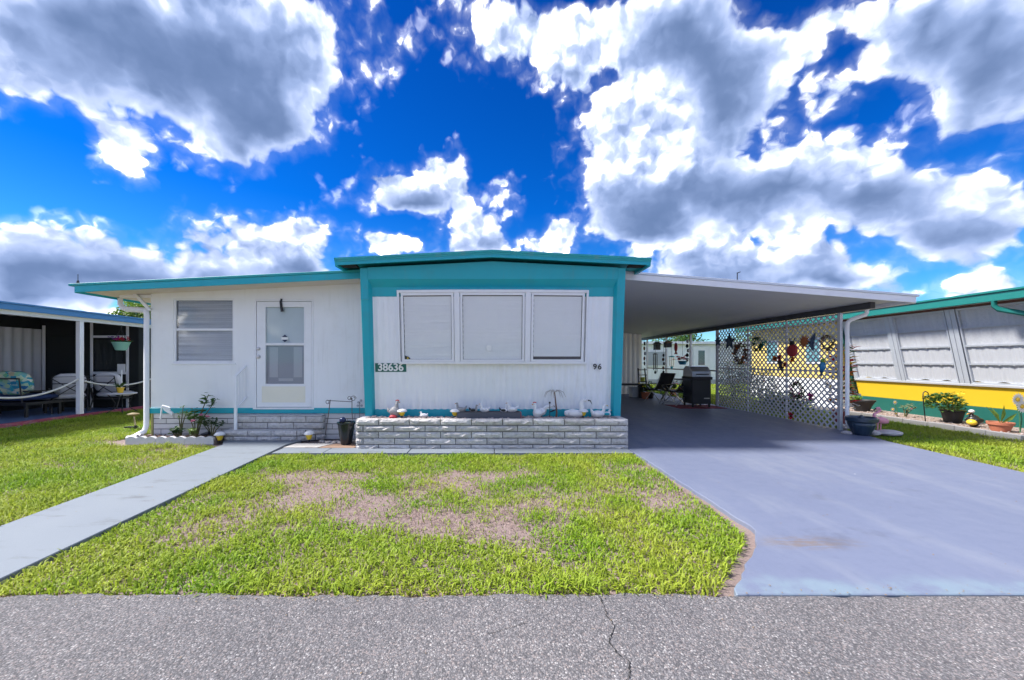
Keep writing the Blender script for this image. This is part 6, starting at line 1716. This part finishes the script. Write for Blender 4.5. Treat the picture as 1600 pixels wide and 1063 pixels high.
# things fixed to the lattice
LX = 7.10
def LP(px, py):
    Y = LX * FPX / (px - VX); return Vector((LX, Y, CAMZ - (py - VY) * Y / FPX))
def lthing(name, label, px, py, plan=False): 
    p = LP(px, py); return thing(name, label, 'wall ornament', p, 'ornaments fixed to the lattice', plan=plan), p
def star(label, px, py, r, mat):
    t, p = lthing('star_ornament', label, px, py); mb = MB()
    mb.prism([p + Vector((-.02, math.cos(R(90 + 36 * k)) * (r if k % 2 == 0 else r * .42), math.sin(R(90 + 36 * k)) * (r if k % 2 == 0 else r * .42))) for k in range(10)], (.025, 0, 0)); mb.build('star', mat, t)
NAVYT = pm('navy_tin', (.02, .05, .10), .45, .2, 6)
star('small dark tin star at the far end of the lattice', 1122, 534, .17, NAVYT)
star('large dark tin star near the far end of the lattice', 1140, 534, .27, NAVYT)
def wreath(label, px, py, r, mats, seed):
    r *= .74
    random.seed(seed); t, p = lthing('wreath', label, px, py)
    for m, n in mats:
        mb = MB()
        for i in range(n):
            a = random.uniform(0, 6.28); rr = r * random.uniform(.55, 1.0); q = p + Vector((random.uniform(-.09, -.01), math.cos(a) * rr, math.sin(a) * rr))
            mb.leaf(q, (random.uniform(-.8, 0), math.cos(a + 1) , math.sin(a + 1)), r * .42, r * .2)
        mb.build('leaves', m, t)
wreath('dark green wreath high on the lattice', 1186, 538, .24, [(LEAF2, 130)], 1)
wreath('dark twig wreath beside the front post', 1296, 536, .20, [(RUST, 110), (LEAF2, 30)], 2)
wreath('flowered wreath low on the lattice', 1249, 610, .25, [(LEAF2, 120), (FL['pink'], 22), (FL['white'], 26)], 3)
wreath('brown twig wreath in the middle of the far lattice panel', 1160, 553, .36, [(RUST, 150), (MATS['petal_orange'], 14)], 4)
wreath('teal ribbon wreath next to the dark green wreath', 1199, 543, .20, [(leafmat('teal_ribbon', (.03, .30, .32)), 70)], 5)
t, p = lthing('ladybird_ornament', 'round red ladybird ornament on the lattice', 1239.5, 548)
mb = MB(); mb.ell(p + Vector((-.03, 0, 0)), (.05, .155, .15), n=16, m=10); mb.build('body', REDP, t, smooth=True)
mb = MB(); mb.ell(p + Vector((-.03, 0, .17)), (.04, .07, .06), n=10, m=6); mb.build('head', BLACKP, t, smooth=True)
mb = MB(); mb.tube([p + Vector((-.03, -.04, .2)), p + Vector((-.03, -.08, .29))], .008, 5); mb.tube([p + Vector((-.03, .04, .2)), p + Vector((-.03, .08, .29))], .008, 5); mb.build('antenna', BLACKP, t)
t, p = lthing('sun_ornament', 'orange sun face ornament high on the near lattice', 1258, 534)
mb = MB(); mb.ell(p + Vector((-.03, 0, 0)), (.03, .09, .09), n=14, m=8)
for k in range(10):
    a = k * .628; mb.tube([p + Vector((-.02, math.cos(a) * .08, math.sin(a) * .08)), p + Vector((-.02, math.cos(a) * .15, math.sin(a) * .15))], [.025, .004], 6)
mb.build('sun_face', pm('orange_clay', (.45, .14, .04), .6), t, smooth='auto')
t, p = lthing('hummingbird_ornament', 'dark green diving hummingbird ornament on the near lattice', 1269, 537, plan=True)
mb = MB(); Y = p.y
mb.tube([LP(1274, 520), LP(1270, 530), LP(1268, 540), LP(1271, 549)], [.01, .05, .055, .01], 8); mb.build('body', NAVYT, t, smooth=True)
mb = MB(); mb.prism([LP(1270, 531), LP(1263, 536), LP(1268, 540)], (-.02, 0, 0)); mb.build('wing', NAVYT, t)
t, p = lthing('parrot_ornament', 'blue and yellow parrot ornament on the near lattice panel', 1285, 575, plan=True)
mb = MB(); mb.tube([LP(1286, 566), LP(1285.5, 573), LP(1284, 580)], [.045, .07, .045], 10); mb.build('body', pm('parrot_blue', (.03, .22, .45), .4), t, smooth=True)
mb = MB(); mb.ell(LP(1286, 564), (.05, .05, .05), n=10, m=8); mb.build('head', pm('parrot_green', (.15, .35, .05), .4), t, smooth=True)
mb = MB(); mb.tube([LP(1284, 580), LP(1282.5, 590)], [.035, .01], 8); mb.build('tail', NAVYT, t)
mb = MB(); mb.tube([LP(1288, 564), LP(1290, 566)], [.02, .005], 6); mb.build('beak', YELP, t)
for i, (px, py, col, lab) in enumerate(((1220, 559, 'red', 'dark red flower ornament at the middle lattice joint'), (1213, 561, 'orange', 'orange flower ornament beside the middle lattice joint'), (1228, 570, 'red', 'red flower ornament just above the lattice rail'), (1240, 562, 'orange', 'orange flower ornament below the red ladybird'), (1269, 620, 'magenta', 'magenta flower ornament low on the near lattice panel'), (1238, 650, 'red', 'red flower ornament near the foot of the lattice'))):
    t, p = lthing('flower_ornament', lab, px, py); random.seed(70 + i)
    mb = MB()
    for k in range(16):
        a = k * .79; mb.leaf(p + Vector((-.02, 0, 0)), (-.4, math.cos(a), math.sin(a)), .10 if k < 8 else .07, .06)
    mb.build('petals', FL[col], t)
    mb = MB(); mb.ell(p + Vector((-.035, 0, 0)), .025, n=8, m=6); mb.build('flower_centre', BLACKP, t)
t, p = lthing('gecko_ornament', 'dark gecko ornament below the middle lattice joint', 1219, 572, plan=True)
mb = MB(); mb.tube([LP(1218, 563), LP(1219, 569), LP(1220, 574), LP(1222, 579), LP(1224, 582)], [.04, .05, .045, .02, .006], 8)
for (a, b) in (((1219, 567), (1215, 564)), ((1219, 567), (1223, 565)), ((1220, 573), (1216, 576)), ((1220, 573), (1225, 575))): mb.tube([LP(*a), LP(*b)], [.02, .012], 6)
mb.build('body', BLACKP, t, smooth=True)
# flower border on the far side of the lattice
for i in range(9):
    random.seed(90 + i); y = 18.2 + i * .62 ; bse = Vector((8.3 + random.uniform(-.2, .3), y, 0))
    col = ('red', 'yellow', 'orange', 'purple', 'magenta', 'yellow', 'orange', 'red', 'yellow')[i]
    h = random.uniform(.9, 1.45) if i > 3 else random.uniform(.35, .6)
    t = thing('border_shrub', ('low ' if i < 4 else 'tall ') + col + ' flowering shrub behind the lattice, number %s from the near end' % ('one two three four five six seven eight nine'.split()[i]), 'shrub', bse, 'flowering shrubs behind the lattice')
    mb = MB(); ms = MB()
    for k in range(240):
        a = random.uniform(0, 6.28); r = .34 * math.sqrt(random.random()); z = random.uniform(.1, h)
        mb.leaf(bse + Vector((r * math.cos(a), r * math.sin(a), z)), (math.cos(a), math.sin(a), random.uniform(-.2, .9)), .13, .05)
    mb.build('foliage', (LEAF1, LEAF2, LEAF3)[i % 3], t)
    for k in range(5): a = random.uniform(0, 6.28); ms.tube([bse, bse + Vector((.2 * math.cos(a), .2 * math.sin(a), h * .9))], [.014, .005], 6)
    ms.build('stem', MATS['green_brown_stem'], t)
    mb = MB(); blooms(mb, [bse + Vector((random.gauss(0, .2), random.gauss(0, .2), random.uniform(h * .5, h * 1.05))) for _ in range(14)], .05, 6); mb.build('flowers', FL[col], t)

for o in list(COL.objects):
    if o.parent is not None and o.name.split('.')[0] in ('flowers', 'foliage', 'leaves', 'petals', 'crown'): o['kind'] = 'stuff'
